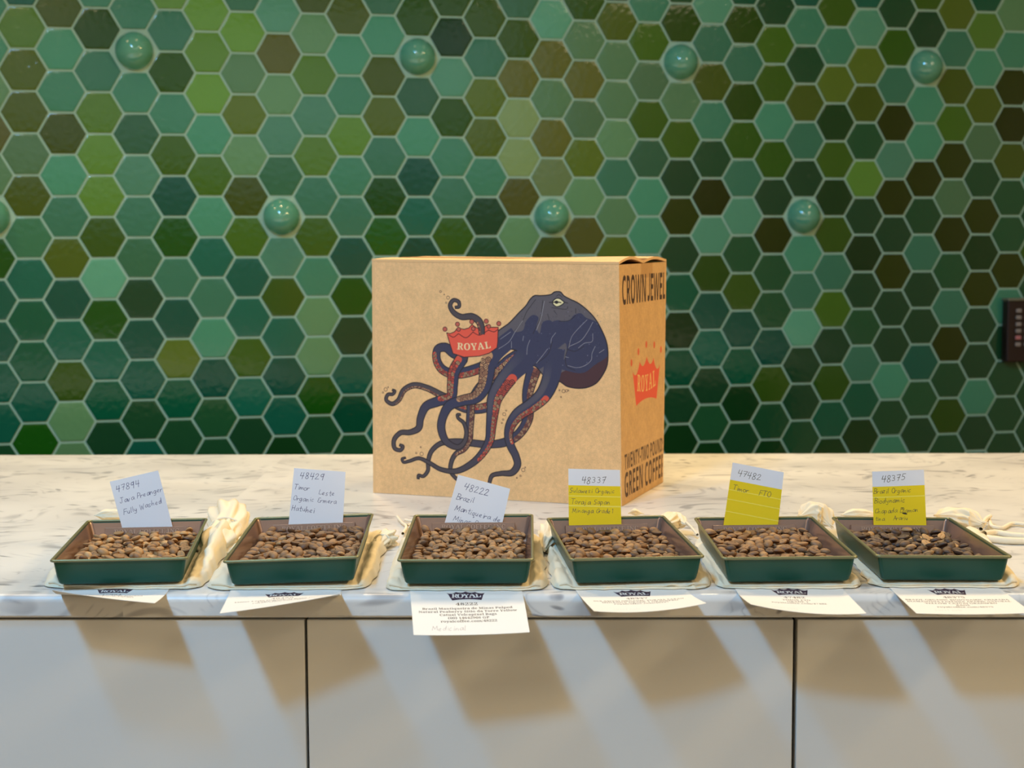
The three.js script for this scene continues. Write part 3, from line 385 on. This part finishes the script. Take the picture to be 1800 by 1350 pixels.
const panGeo = (() => {
  const { w, l, h, ins } = PAN, R = (k, y, r) => ring(-w / 2 + k, w / 2 - k, -l + k, -k, y, r), t = 0.0011, b = 0.0013;
  const outer = flip(lofted([R(ins + 0.003, 0, 0.003), R(ins + 0.0012, 0.0003, 0.004), R(ins, 0.002, 0.0034), R(ins * 0.75, 0.008, 0.0034), R(b * 2, h - 0.0026, 0.0034), R(b * 2 - 0.0002, h - 0.0018, 0.0034)], true, false));
  const bead = []; for (let i = 0; i <= 10; i++) { const a = -Math.PI / 2 - 0.4 + i / 10 * Math.PI * 1.75; bead.push(R(b - Math.cos(a) * b, h - b + Math.sin(a) * b, 0.0042)); }
  const rim = flip(lofted(bead.map((r) => r), false, false));
  const inner = flip(lofted([R(b * 2 - 0.0004, h - 0.0012, 0.0034), R(b * 2 + t * 0.3, h - 0.004, 0.0044), R(ins * 0.75 + t, 0.008, 0.0042), R(ins + t, 0.003, 0.004), R(ins + t + 0.0012, 0.0015, 0.003), R(ins + 0.004, 0.0012, 0.002)], false, true));
  const text = new TextGeometry('ROYAL COFFEE INC', { font, size: 0.0042, depth: 0.0008, curveSegments: 3 }); text.computeBoundingBox(); const bb = text.boundingBox; text.translate(-(bb.max.x + bb.min.x) / 2, -0.0021, 0); text.scale(0.062 / (bb.max.x - bb.min.x), 1, 1);
  return { outer, rim, inner, text };
})();
const bar = (w, h, d, r = 0.0003) => new RoundedBoxGeometry(w, h, d, 2, r);
const pans = PANS.map(([x, z, yaw, roll, pitch], i) => {
  const g = thing('sample_pan', 'green pan of roasted beans ' + ['with the tilted white note 47894, leftmost of six', 'with the white note 48429, second from the left', 'with the white note 48222, below the printed octopus', 'with the yellow note 48337, by the carton corner', 'with the sparsely written yellow note 47482', 'with the yellow note 48375, rightmost of six'][i], 'pan', [x, TOP + PAN.by, z], 'sample pans along the counter edge');
  g.rotation.set(pitch, yaw, roll, 'YXZ');
  mesh('body', panGeo.outer, enamel, g); mesh('rim', panGeo.rim, rimMat, g).userData.label = 'rolled olive green rim'; mesh('lining', panGeo.inner, bronze, g).userData.label = 'bronze brown inside';
  const p = mesh('label_holder', bar(0.079, 0.0135, 0.0009), bronze, g), y = 0.0098, zb = -PAN.l + 0.0026 + PAN.ins * (1 - y / PAN.h) + 0.0034; p.position.set(0, y, zb); p.rotation.x = -0.22; p.userData.label = 'bronze label holder embossed with capitals';
  for (const s of [-1, 1]) { const e = mesh('fold', bar(0.0022, 0.0135, 0.0026), bronze, p); e.position.set(s * 0.0393, 0, -0.0008); }
  const t = mesh('lettering', panGeo.text, std({ color: srgb(176, 148, 130), roughness: 0.35, metalness: 0.3 }), p); t.position.set(0, 0.0026, 0.0004);
  g.updateMatrixWorld(true); return g;
});

// ---------------------------------------------------------------- coffee beans
const beanGeo = (() => {
  const g = new THREE.SphereGeometry(1, 18, 12), p = g.attributes.position, a = 0.0057, b = 0.0034, c = 0.0042;
  for (let i = 0; i < p.count; i++) { let x = p.getX(i), y = p.getY(i), z = p.getZ(i); const q = 1 - 0.1 * x * x; if (y < 0) y *= 0.34; const crease = Math.exp(-((z + 0.08 * Math.sin(x * 3)) ** 2) / 0.012) * (1 - x * x); if (y <= 0.02) y += 0.3 * crease; p.setXYZ(i, x * a, y * b - 0.0006, z * c * q); }
  g.deleteAttribute('uv'); const m = mergeVertices(g, 1e-6); m.computeVertexNormals(); return planarUV(m, (x, y, z) => [x, z]);
})();
const beanBump = dataTex(128, 128, (u, v, x, y) => { const k = 128 + 70 * n2(x * 0.1, y * 0.16) + 30 * n2(x * 0.4, y * 0.4); return [k, k, k]; }, false); beanBump.repeat.set(60, 60);
const ROAST = [[[171, 129, 82], [145, 105, 65], [109, 75, 48], [188, 147, 97]], [[150, 111, 74], [127, 91, 59], [99, 69, 45], [165, 127, 84]], [[150, 113, 76], [132, 98, 65], [102, 75, 51], [171, 131, 86]], [[145, 105, 67], [122, 87, 56], [91, 63, 41], [165, 123, 80]], [[143, 105, 69], [120, 85, 56], [89, 61, 41], [163, 123, 82]], [[109, 81, 57], [84, 60, 44], [66, 47, 36], [181, 140, 92]]];
const SIZE = [0.88, 0.88, 0.79, 0.92, 0.97, 0.9], COUNT = [415, 405, 520, 370, 345, 385];
const PAN_WORDS = ['leftmost pan', 'second pan from the left', 'pan below the octopus', 'pan at the carton corner', 'second pan from the right', 'rightmost pan'];
const SHADES = ['light brown', 'mid brown', 'dark brown', 'pale tan'];
const loose = [];
pans.forEach((pan, pi) => {
  const r = mulberry(100 + pi), s = SIZE[pi], rad = 0.0043 * s, VS = 1.45, hx = PAN.w / 2 - PAN.ins - 0.0012, z0 = -PAN.l + PAN.ins + 0.006, z1 = -PAN.ins - 0.002, put = [], mats = ROAST[pi].map((c) => std({ color: srgb(...c), roughness: 0.55, bumpMap: beanBump, bumpScale: 0.0002 }));
  const rest = (x, z) => { let y = rad + 0.0012 * VS; for (const b of put) { const d2 = (b.x - x) ** 2 + (b.z - z) ** 2, k = 4 * rad * rad - d2; if (k > 0) y = Math.max(y, b.y + Math.sqrt(k)); } return y; };
  for (let i = 0; i < COUNT[pi]; i++) {
    let best = null;
    for (let t = 0; t < 10; t++) { const x = (r() * 2 - 1) * (hx - rad), z = lerp(z0 + rad, z1 - rad, r()), y = rest(x, z) + (z > -0.05 ? 0.004 : 0) + 0.0035 * sm(Math.abs(x) / hx, 0.75, 1); if (!best || y < best.y) best = { x, z, y }; }
    put.push(best);
  }
  put.forEach((b) => {
    b.yy = b.y / VS; b.clear = put.every((o) => o === b || o.y < b.y + rad * 0.4 || (o.x - b.x) ** 2 + (o.z - b.z) ** 2 > (rad * 1.5) ** 2);
    const face = r() < 0.3 ? Math.PI : 0; b.q = new THREE.Quaternion().setFromEuler(new THREE.Euler((r() - 0.5) * 0.9 + face, r() * 6.28, (r() - 0.5) * 0.8)); b.s = s * (0.88 + r() * 0.26); b.k = pi === 5 ? (r() < 0.12 ? 3 : r() < 0.3 ? 0 : r() < 0.6 ? 1 : 2) : (r() < 0.4 ? 0 : r() < 0.6 ? 1 : r() < 0.5 ? 2 : 3);
    b.m = new THREE.Matrix4().compose(V(b.x, b.yy, b.z), b.q, V(b.s, b.s, b.s)).premultiply(pan.matrixWorld); b.c = srgb(...ROAST[pi][b.k]);
  });
  const top = put.filter((b) => b.clear && b.z < -0.052).sort((a, b) => b.z - a.z).filter((q, k) => k % 2 === 0 || q.z < -0.1).slice(0, 50), keep = new Set(top);
  let first = null;
  top.forEach((b) => {
    const o = first ? first.clone() : mesh('coffee_bean', beanGeo, mats[b.k]); if (first) o.name = numbered('coffee_bean'); first ??= o; o.material = mats[b.k];
    b.m.decompose(o.position, o.quaternion, o.scale); const zs = top.map((q) => q.z), zr = (b.z - Math.min(...zs)) / (Math.max(...zs) - Math.min(...zs)), row = zr < 0.34 ? 'at the back' : zr < 0.67 ? 'midway back' : 'at the front', col = b.x < -hx / 3 ? 'left' : b.x > hx / 3 ? 'right' : 'centre';
    tag(o, SHADES[b.k] + ' coffee bean ' + row + ' ' + col + ' in the ' + PAN_WORDS[pi], 'coffee bean', 'top beans in the ' + PAN_WORDS[pi]); scene.add(o);
  });
  loose.push(...put.filter((b) => !keep.has(b)));
});
{
  const m = new THREE.InstancedMesh(beanGeo, std({ color: 0xffffff, roughness: 0.55, bumpMap: beanBump, bumpScale: 0.0002 }), loose.length); m.name = numbered('coffee_beans'); m.castShadow = m.receiveShadow = true;
  loose.forEach((b, i) => { m.setMatrixAt(i, b.m); m.setColorAt(i, b.c); }); m.userData.kind = 'stuff'; tag(m, 'remaining brown roasted coffee beans filling the six green pans', 'coffee beans'); scene.add(m);
}

// ---------------------------------------------------------------- notes tucked behind the label holders
const penColour = ['#5b5672', '#5d5a70', '#5a5a72', '#55524e', '#5a564a', '#56503e'];
const NOTE_TEXT = [
  [['47894', 52, 125, 64, -0.05], ['Java Preanger', 55, 250, 56, -0.06], ['Fully Washed', 62, 375, 56, -0.08]],
  [['48429', 75, 100, 62, -0.02], ['Timor', 25, 210, 50, 0.02], ['Leste', 270, 245, 50, 0.02], ['Organic Ermera', 30, 320, 50, 0.01], ['Hatuhei', 25, 425, 54, 0.02]],
  [['48222', 95, 120, 62, 0.02], ['Brazil', 50, 225, 54, 0.0], ['Mantiqueira de', 65, 330, 52, 0.02], ['Minas Pulpd', 75, 430, 52, 0.0]],
  [['48337', 140, 138, 62, -0.01], ['Sulawesi Organic', 18, 235, 48, 0.0], ['Toraja Sapan', 30, 345, 50, 0.0], ['Minanga Grade1', 40, 430, 46, 0.0]],
  [['47482', 75, 120, 60, 0.02], ['Timor', 45, 265, 52, -0.02], ['FTO', 305, 268, 54, -0.03]],
  [['48375', 100, 105, 60, -0.06], ['Brazil Organic', 18, 220, 48, -0.01], ['Biodynamic', 20, 315, 50, 0.0], ['Chapada Diaman', 22, 415, 48, 0.0], ['tina', 25, 490, 44, 0], ['Arariu', 200, 490, 44, -0.01]],
];
const BANDS = [null, null, null, [[162, 262], [272, 356], [370, 640]], [[170, 262], [270, 356], [364, 476], [484, 640]], [[152, 252], [262, 640]]];
const NOTES = [   // corners in the photograph: top left, top right, lower right, lower left; drawn on below the holder's edge
  [[192.8, 846.7], [277.9, 827], [302.8, 923.5], [213.5, 923.5]], [[517, 822.7], [607.4, 829.3], [602.9, 916.2], [507.3, 920]], [[805.3, 834.5], [896.8, 859.2], [884.2, 914.6], [782.9, 914.6]],
  [[998.9, 823.8], [1089.6, 826], [1092.2, 917.8], [1000, 918.4]], [[1287.8, 812.9], [1377.8, 830.4], [1368.4, 914.4], [1272.7, 916.7]], [[1532.9, 828.9], [1624, 825.6], [1628.2, 920], [1535.6, 920]],
];
NOTES.forEach((c, i) => {
  const tex = canvas(512, 640, (x) => {
    x.fillStyle = '#e6e6e8'; x.fillRect(0, 0, 512, 640);
    if (BANDS[i]) { x.fillStyle = '#f4e25c'; x.fillRect(0, BANDS[i][0][0], 512, 640); x.fillStyle = '#eccf18'; for (const [a, b] of BANDS[i]) x.fillRect(0, a, 512, b - a); }
    NOTE_TEXT[i].forEach(([t, px, py, size, sl], k) => handwrite(x, t, px, py, size, penColour[i], 50 + i * 9 + k, sl, 0.8));
    if (i === 5) { x.fillStyle = '#3c3320'; x.beginPath(); x.ellipse(305, 425, 26, 9, 0.25, 0, 7); x.fill(); x.fillRect(270, 365, 30, 5); x.fillRect(270, 378, 34, 5); }
  });
  const inv = pans[i].matrixWorld.clone().invert(), eye = STATION.clone().applyMatrix4(inv), lean = V(0, 0.1, 1).normalize(), foot = V(0, 0.0165, -PAN.l + 0.0066);   // the plane of the note, square to its pan and leaning back a little
  const P = c.map((q) => { const d = sight(...q).transformDirection(inv); return eye.clone().addScaledVector(d, foot.clone().sub(eye).dot(lean) / d.dot(lean)).applyMatrix4(pans[i].matrixWorld); });
  const dl = P[3].clone().sub(P[0]), dr = P[2].clone().sub(P[1]), len = P[1].distanceTo(P[0]); P[3] = P[0].clone().addScaledVector(dl.normalize(), len * 1.25); P[2] = P[1].clone().addScaledVector(dr.normalize(), len * 1.25);
  const floorY = pans[i].position.y + 0.0075; for (const k of [2, 3]) { const a = P[k === 2 ? 1 : 0]; if (P[k].y < floorY) P[k].lerpVectors(a, P[k], (a.y - floorY) / (a.y - P[k].y)); }
  const cut = [2, 3].map((k) => P[k].distanceTo(P[k === 2 ? 1 : 0]) / len / 1.25), mid = P[2].clone().add(P[3]).multiplyScalar(0.5), n = P[1].clone().sub(P[0]).cross(P[0].clone().sub(P[3])).normalize();
  const f = (u, v) => { const q = P[3].clone().lerp(P[2], u).lerp(P[0].clone().lerp(P[1], u), v); return q.addScaledVector(n, 0.0012 * Math.sin(Math.PI * u) * v * (i % 2 ? 1 : -1)).sub(mid); };
  const g = mesh('paper_note', sheet(10, 10, f, 0.0003, n, (u, v) => [u, 1 - (1 - v) * lerp(cut[1], cut[0], u)]), std({ map: tex, roughness: 0.85 })); g.position.copy(mid); scene.add(g);
  tag(g, ['tilted white note handwritten 47894 standing in the leftmost pan', 'white note handwritten 48429 standing in the second pan from the left', 'tilted white note handwritten 48222 in front of the carton', 'white and yellow note handwritten 48337 at the right corner of the carton', 'tilted white and yellow note with few words, numbered 47482', 'white and yellow note handwritten 48375 standing in the rightmost pan'][i], 'note', 'notes standing in the pans');
});

// ---------------------------------------------------------------- cotton bags under the pans
const weave = dataTex(256, 256, (u, v, x, y) => { const k = 128 + 55 * Math.sin(x * Math.PI / 2) * Math.sin(y * Math.PI / 2) + 40 * n2(x * 0.2, y * 0.2); return [k, k, k]; }, false); weave.repeat.set(24, 24);
const cotton = phys({ color: srgb(236, 222, 192), roughness: 0.95, sheen: 0.4, sheenColor: new THREE.Color(0.9, 0.85, 0.7), sheenRoughness: 0.6, bumpMap: weave, bumpScale: 0.00025, side: THREE.DoubleSide });
const cordMat = std({ color: srgb(238, 224, 196), roughness: 0.9 });
const BAGS = [   // corners on the counter: front left, front right, back right, back left (photograph), then necks and cords
  { c: [[68, 1036], [354, 1038], [418, 948], [140, 948]], bulge: 0.012, puff: 0.02 },
  { c: [[358, 1039], [652, 1038], [684, 948], [424, 948]], bulge: 0.012, puff: 0.006 },
  { c: [[674, 1040], [966, 1040], [950, 950], [706, 950]], bulge: 0.011, puff: 0.004 },
  { c: [[972, 1039], [1254, 1037], [1204, 948], [956, 950]], bulge: 0.01, puff: 0.006 },
  { c: [[1258, 1037], [1520, 1036], [1454, 948], [1218, 950]], bulge: 0.01, puff: 0.006 },
  { c: [[1530, 1034], [1800, 1035], [1720, 948], [1468, 950]], bulge: 0.012, puff: 0.008 },
];
const BAG_WORDS = ['cream cotton drawstring bag with a tall gathered neck, under the leftmost pan', 'cream cotton bag with a short tassel at its neck, under the pan tagged 48429', 'flat cream cotton bag with two loose cord ends, under the pan tagged 48222', 'cream cotton bag under the pan at the right corner of the carton', 'cream cotton bag with a bunched frill, under the pan tagged 47482', 'cream cotton bag with long cords trailing right, under the rightmost pan'];
const bagObjs = BAGS.map((b, i) => {
  const C = b.c.map(([x, y]) => atLevel(x, y, TOP)), mid = C.reduce((s, q) => s.add(q), V(0, 0, 0)).multiplyScalar(0.25).setY(TOP), g = thing('cotton_bag', BAG_WORDS[i], 'bag', mid.toArray(), 'cotton bags under the pans'), pan = pans[i], N = 56;
  const invPan = pan.matrixWorld.clone().invert(), flat = (u, v) => C[0].clone().lerp(C[1], u).lerp(C[3].clone().lerp(C[2], u), v);
  const at = (u, v, top) => {
    const e = (t) => Math.pow(Math.max(0, 1 - Math.pow(Math.abs(2 * t - 1), 9)), 0.5), round = 0.012 * (Math.pow(Math.abs(2 * u - 1), 8) * Math.pow(Math.abs(2 * v - 1), 8)), q = flat(u, v), k = e(u) * e(v);
    q.lerp(mid, round * 6); q.x += 0.0022 * n2(u * 3 + i * 7, v * 5); q.z += 0.0018 * n2(u * 6 + i * 3, v * 3 + 5);
    const lp = q.clone().setY(TOP + PAN.by).applyMatrix4(invPan), hw = PAN.w / 2 - PAN.ins, dx = Math.max(Math.abs(lp.x) - hw, 0), dz = Math.max(lp.z + PAN.ins, -lp.z - PAN.l + PAN.ins, 0), out = Math.hypot(dx, dz);
    const wr = 0.5 + 0.5 * n2(q.x * 55 + i * 9, q.z * 28), fold = Math.pow(1 - Math.abs(n2(q.x * 30 + 4 * i, q.z * 16 + 2)), 3);
    let y = k * (0.0068 + 0.0026 * sm(out, 0, 0.006) + 0.0055 * wr * sm(out, 0, 0.012) + b.bulge * 0.25 * fold * sm(out, 0.002, 0.014) + b.puff * sm(u, 0.84, 0.97) * sm(v, 0.15, 0.7) * sm(out, 0.004, 0.02));
    if (out < 0.004) y = Math.min(y, k * 0.0056 + 0);
    return V(q.x - mid.x, top ? Math.max(y, 0.0011) : 0.0009, q.z - mid.z);
  };
  const cloth = mergeGeometries([grid(N, N, (u, v) => at(u, 1 - v, true), (u, v) => [u * 0.15, v * 0.15]), grid(N, N, (u, v) => at(u, v, false), (u, v) => [u * 0.15, v * 0.15])]);
  mesh('bag_body', cloth, cotton, g);
  const seamPts = []; for (let t = 0; t <= 1.0001; t += 0.05) { const q = at(0.03 + 0.94 * t, 0.012, true); seamPts.push(V(q.x, q.y + 0.0004, q.z)); }
  mesh('hem', tube(seamPts, 0.0009, 60, 6), cotton, g);
  return { g, mid, i };
});
function neck(bag, pts, radii, folds, seed, depth = 0.3) {   // gathered cloth along a path, resting on the counter
  const r = mulberry(seed), curve = new THREE.CatmullRomCurve3(pts.map((p) => V(...p))), M = 26, K = 56, ph = r() * 6, rings = [];
  for (let j = 0; j <= M; j++) {
    const t = j / M, c = curve.getPoint(t), d = curve.getTangent(t), s = V(d.z, 0, -d.x).normalize(), up = V(0, 1, 0), f = t * (radii.length - 1), a = Math.min(Math.floor(f), radii.length - 2), k = f - a, ks = k * k * (3 - 2 * k), rr = lerp(radii[a], radii[a + 1], ks), o = [];
    for (let i = 0; i < K; i++) { const th = i / K * Math.PI * 2, w = 1 + depth * Math.sin(th * folds + ph + 0.7 * Math.sin(t * 4)) + 0.16 * n3(Math.cos(th) * 1.6, Math.sin(th) * 1.6, t * 3 + seed), q = c.clone().addScaledVector(s, Math.cos(th) * rr * 1.15 * w).addScaledVector(up, Math.sin(th) * rr * 0.85 * w); if (j === M) q.addScaledVector(d, 0.002 * Math.sin(th * folds + ph)); q.y = Math.max(q.y, TOP + 0.0012 + 0.0004 * Math.cos(th * 3)); o.push(q.sub(bag.mid)); }
    rings.push(o);
  }
  const last = rings[M], cen = last.reduce((s, q) => s.add(q), V(0, 0, 0)).divideScalar(K); for (const k of [0.72, 0.4]) rings.push(last.map((q) => q.clone().lerp(cen.clone().addScaledVector(curve.getTangent(1), -0.008 * (1 - k)), 1 - k)));
  mesh('gathered_neck', flip(lofted(rings, true, true)), cotton, bag.g);
}
const cord = (bag, pts, r = 0.0013) => mesh('drawstring', tube(pts.map((p) => V(...p).sub(bag.mid)), r, 40, 8), cordMat, bag.g);
const tie = (bag, c, dir, R) => { const pts = [], s = V(dir.z, 0, -dir.x).normalize(); for (let i = 0; i < 12; i++) { const a = i / 12 * 6.283; const q = V(c.x, c.y, c.z).addScaledVector(s, Math.cos(a) * R * 1.15).addScaledVector(V(0, 1, 0), Math.sin(a) * R * 0.9); q.y = Math.max(q.y, TOP + 0.0016); pts.push(q.sub(bag.mid)); } mesh('drawstring', tube(pts, 0.0013, 48, 7, true), cordMat, bag.g); };
const G = (px, py, y = 0) => atLevel(px, py, TOP + y).toArray(), D = (px, py, z) => atDepth(px, py, z).toArray();
{
  const B = bagObjs, a3 = (v) => V(...v);
  { const p = [D(366, 985, -1.42), D(378, 960, -1.475), D(390, 942, -1.52), D(402, 922, -1.56), D(402, 902, -1.6)]; neck(B[0], p, [0.003, 0.019, 0.0135, 0.016, 0.018], 9, 3, 0.09); tie(B[0], a3(D(397, 932, -1.54)), a3(p[3]).sub(a3(p[2])), 0.0142); cord(B[0], [D(382, 938, -1.53), D(376, 950, -1.5), D(384, 962, -1.47), D(392, 972, -1.45)]); }
  neck(B[0], [D(165, 906, -1.53), D(195, 905, -1.535), D(236, 907, -1.54)], [0.0006, 0.006, 0.006, 0.0006], 5, 14, 0.15);
  { const p = [G(664, 962, 0.006), G(672, 951, 0.007), G(682, 944, 0.008)]; neck(B[1], p, [0.004, 0.007, 0.0095], 7, 4, 0.13); tie(B[1], a3(p[1]), a3(p[2]).sub(a3(p[0])), 0.007); }
  cord(B[2], [G(708, 938, 0.004), G(714, 925, 0.003), G(706, 918, 0.003), G(698, 908, 0.005)], 0.0016); cord(B[2], [G(716, 924, 0.003), G(728, 917, 0.004), G(712, 914, 0.004)], 0.0014);
  { const p = [G(954, 966, 0.006), G(962, 948, 0.008), G(966, 930, 0.011)]; neck(B[2], p, [0.003, 0.0065, 0.009], 7, 5, 0.14); cord(B[2], [G(958, 950, 0.005), G(972, 958, 0.003), G(966, 968, 0.002), G(980, 965, 0.002)]); cord(B[2], [G(962, 948, 0.005), G(976, 950, 0.003), G(984, 958, 0.002)]); }
  neck(B[3], [G(1166, 925, 0.02), D(1182, 915, -1.55), D(1208, 922, -1.53)], [0.002, 0.0105, 0.009, 0.001], 8, 6, 0.08); neck(B[3], [D(1104, 902, -1.54), D(1116, 900, -1.54), D(1130, 903, -1.54)], [0.0006, 0.004, 0.0006], 4, 16, 0.1); cord(B[3], [D(1206, 918, -1.53), D(1216, 928, -1.52), D(1226, 940, -1.5)]);
  neck(B[4], [D(1404, 908, -1.53), D(1425, 901, -1.54), D(1448, 906, -1.54), D(1462, 926, -1.53)], [0.002, 0.0115, 0.012, 0.0015], 9, 7, 0.08);
  neck(B[5], [D(1478, 905, -1.54), D(1510, 904, -1.545), D(1545, 906, -1.55)], [0.0008, 0.006, 0.006, 0.0008], 6, 8, 0.09);
  { const p = [D(1642, 906, -1.53), D(1672, 908, -1.54), D(1705, 914, -1.54), D(1730, 922, -1.53)]; neck(B[5], p, [0.001, 0.011, 0.0125, 0.003], 9, 9, 0.08); }
  cord(B[5], [G(1724, 930, 0.009), G(1738, 912, 0.006), G(1746, 926, 0.004), G(1760, 928, 0.003), G(1782, 920, 0.003), G(1815, 924, 0.003)], 0.002); cord(B[5], [G(1730, 938, 0.006), G(1752, 936, 0.004), G(1775, 940, 0.003), G(1822, 944, 0.003)], 0.003); cord(B[5], [G(1725, 925, 0.008), G(1733, 912, 0.009), G(1741, 907, 0.01)], 0.002);
  cord(B[5], [G(1735, 946, 0.004), G(1768, 950, 0.004), G(1820, 952, 0.003)], 0.0035);
}

// ---------------------------------------------------------------- printed sheets hanging over the edge
const PRINT = [['47894', 'Java Preanger Fully Washed', 'Taman Dadar Village', 'royalcoffee.com/47894'], ['48429', 'Timor Leste Organic Ermera Hatuhei', 'Fully Washed Bags', 'royalcoffee.com/48429'], ['48222', 'Brazil Mantiqueira de Minas Pulped', 'Natural Peaberry Sitio da Torre Yellow', 'Catuai Volcapixel Bags', '(00) 14642966 GP', 'royalcoffee.com/48222'], ['48337', 'SULAWESI ORGANIC TORAJA SAPAN', 'MINANGA GRADE 1 GRAINPRO', 'royalcoffee.com/48337'], ['47482', 'TIMOR FTO', 'GRADE 1', 'royalcoffee.com/47482'], ['48375', 'BRAZIL ORGANIC BIODYNAMIC CHAPADA', 'DIAMANTINA FAZENDA ARARIU NATURAL', 'YELLOW CATUAI GRAINPRO', 'BAGS', 'royalcoffee.com/48375']];
const SHEETS = [   // top left, top right (on the counter), lower right, lower left; how far the lower corners jut out past the edge; sag
  [[112, 1034], [303, 1028], [272, 1060], [91, 1037], 0.052, 0.05, 0.001], [[404, 1041], [600, 1034], [597, 1044], [386, 1078], 0.06, 0.08, 0.001], [[720, 1036], [916, 1036], [931, 1111], [727, 1116], 0.066, 0.075, 0.001],
  [[1008, 1031], [1202, 1031], [1242, 1060], [1044, 1074], 0.064, 0.08, 0.0035], [[1287, 1027], [1474, 1027], [1523, 1078], [1320, 1062], 0.072, 0.068, 0.0035], [[1557, 1027], [1749, 1028], [1815, 1077], [1611, 1078], 0.068, 0.068, 0.001],
];
const SHEET_WORDS = ['printed white sheet curling up at the edge below the leftmost pan', 'printed white sheet sloping down to the left below the pan tagged 48429', 'printed white sheet with a pencilled word, hanging lowest below the carton', 'printed white sheet below the pan tagged 48337', 'printed white sheet with few lines below the pan tagged 47482', 'printed white sheet with a full paragraph below the rightmost pan'];
SHEETS.forEach(([tl, tr, br, bl, jr, jl, sag], i) => {
  const tex = canvas(1024, 1024, (x, w, h) => {
    x.fillStyle = '#e9e5dc'; x.fillRect(0, 0, w, h);
    x.save(); x.translate(w * 0.325, h * 0.395); crownPath(x, w * 0.34, h * 0.165); x.fillStyle = '#3a2336'; x.fill(); x.restore();
    for (let k = 0; k < 5; k++) { x.beginPath(); x.arc(w * (0.318 + 0.0885 * k), h * (0.402 - 0.022 * (2 - Math.abs(k - 2))), 15, 0, 7); x.fill(); }
    arcText(x, 'ROYAL', w * 0.495, h * 0.492, 86, w * 0.26, -6, 'bold #px serif', '#e9e5dc');
    x.fillStyle = '#4a4038'; x.textAlign = 'center'; x.textBaseline = 'middle';
    PRINT[i].forEach((t, k) => { x.font = 'bold ' + (k ? 40 : 58) + 'px serif'; const m = x.measureText(t).width, s = Math.min(k ? 1.12 : 1.25, w * 0.92 / m); x.save(); x.translate(w * 0.49, h * (0.615 + (k ? 0.022 : 0) + 0.041 * k)); x.scale(s, 0.95); x.fillText(t, 0, 0); x.restore(); });
    if (i === 2) handwrite(x, 'Medicinal', w * 0.17, h * 0.95, 58, '#b5aaa2', 77, 0, 0.7); else handwrite(x, 'sweet nuts', w * 0.2, h * 0.93, 40, '#d6cfc6', 78 + i, 0, 0.7);
  });
  const y0 = TOP + 0.0005, A = atLevel(...tl, y0), B = atLevel(...tr, y0), zl = edgeZ(A.x) + jl, zr = edgeZ(B.x) + jr, C = atDepth(...br, zr), Dd = atDepth(...bl, zl);
  const ext = (a, d) => a.clone().add(V(a.x - d.x, 0, a.z - d.z).normalize().multiplyScalar(0.045)), A2 = ext(A, Dd), B2 = ext(B, C), mid = A.clone().add(B).multiplyScalar(0.5).setY(TOP);
  const f = (u, v) => {   // v = 0 at the front edge, 1 under the bag
    const t = 1 - v, a = A2.clone().lerp(B2, u), b = Dd.clone().lerp(C, u), q = a.clone().lerp(b, t), e = edgeZ(q.x) - 0.006, front = Math.max(b.z - e, 1e-4), d = clamp((q.z - e) / front, 0, 1);
    q.y = y0 + (b.y - y0) * Math.pow(d, 1.35) - sag * 4 * u * (1 - u) * d; if (d < 0.12) q.y = Math.max(q.y, y0); return q.sub(mid);
  };
  const g = mesh('printed_sheet', sheet(16, 40, f, 0.0003, V(0, 1, 0), (u, v) => [u, v]), std({ map: tex, roughness: 0.8 })); g.position.copy(mid); scene.add(g);
  tag(g, SHEET_WORDS[i], 'paper sheet', 'printed sheets hanging over the counter edge');
});

renderer.render(scene, camera);
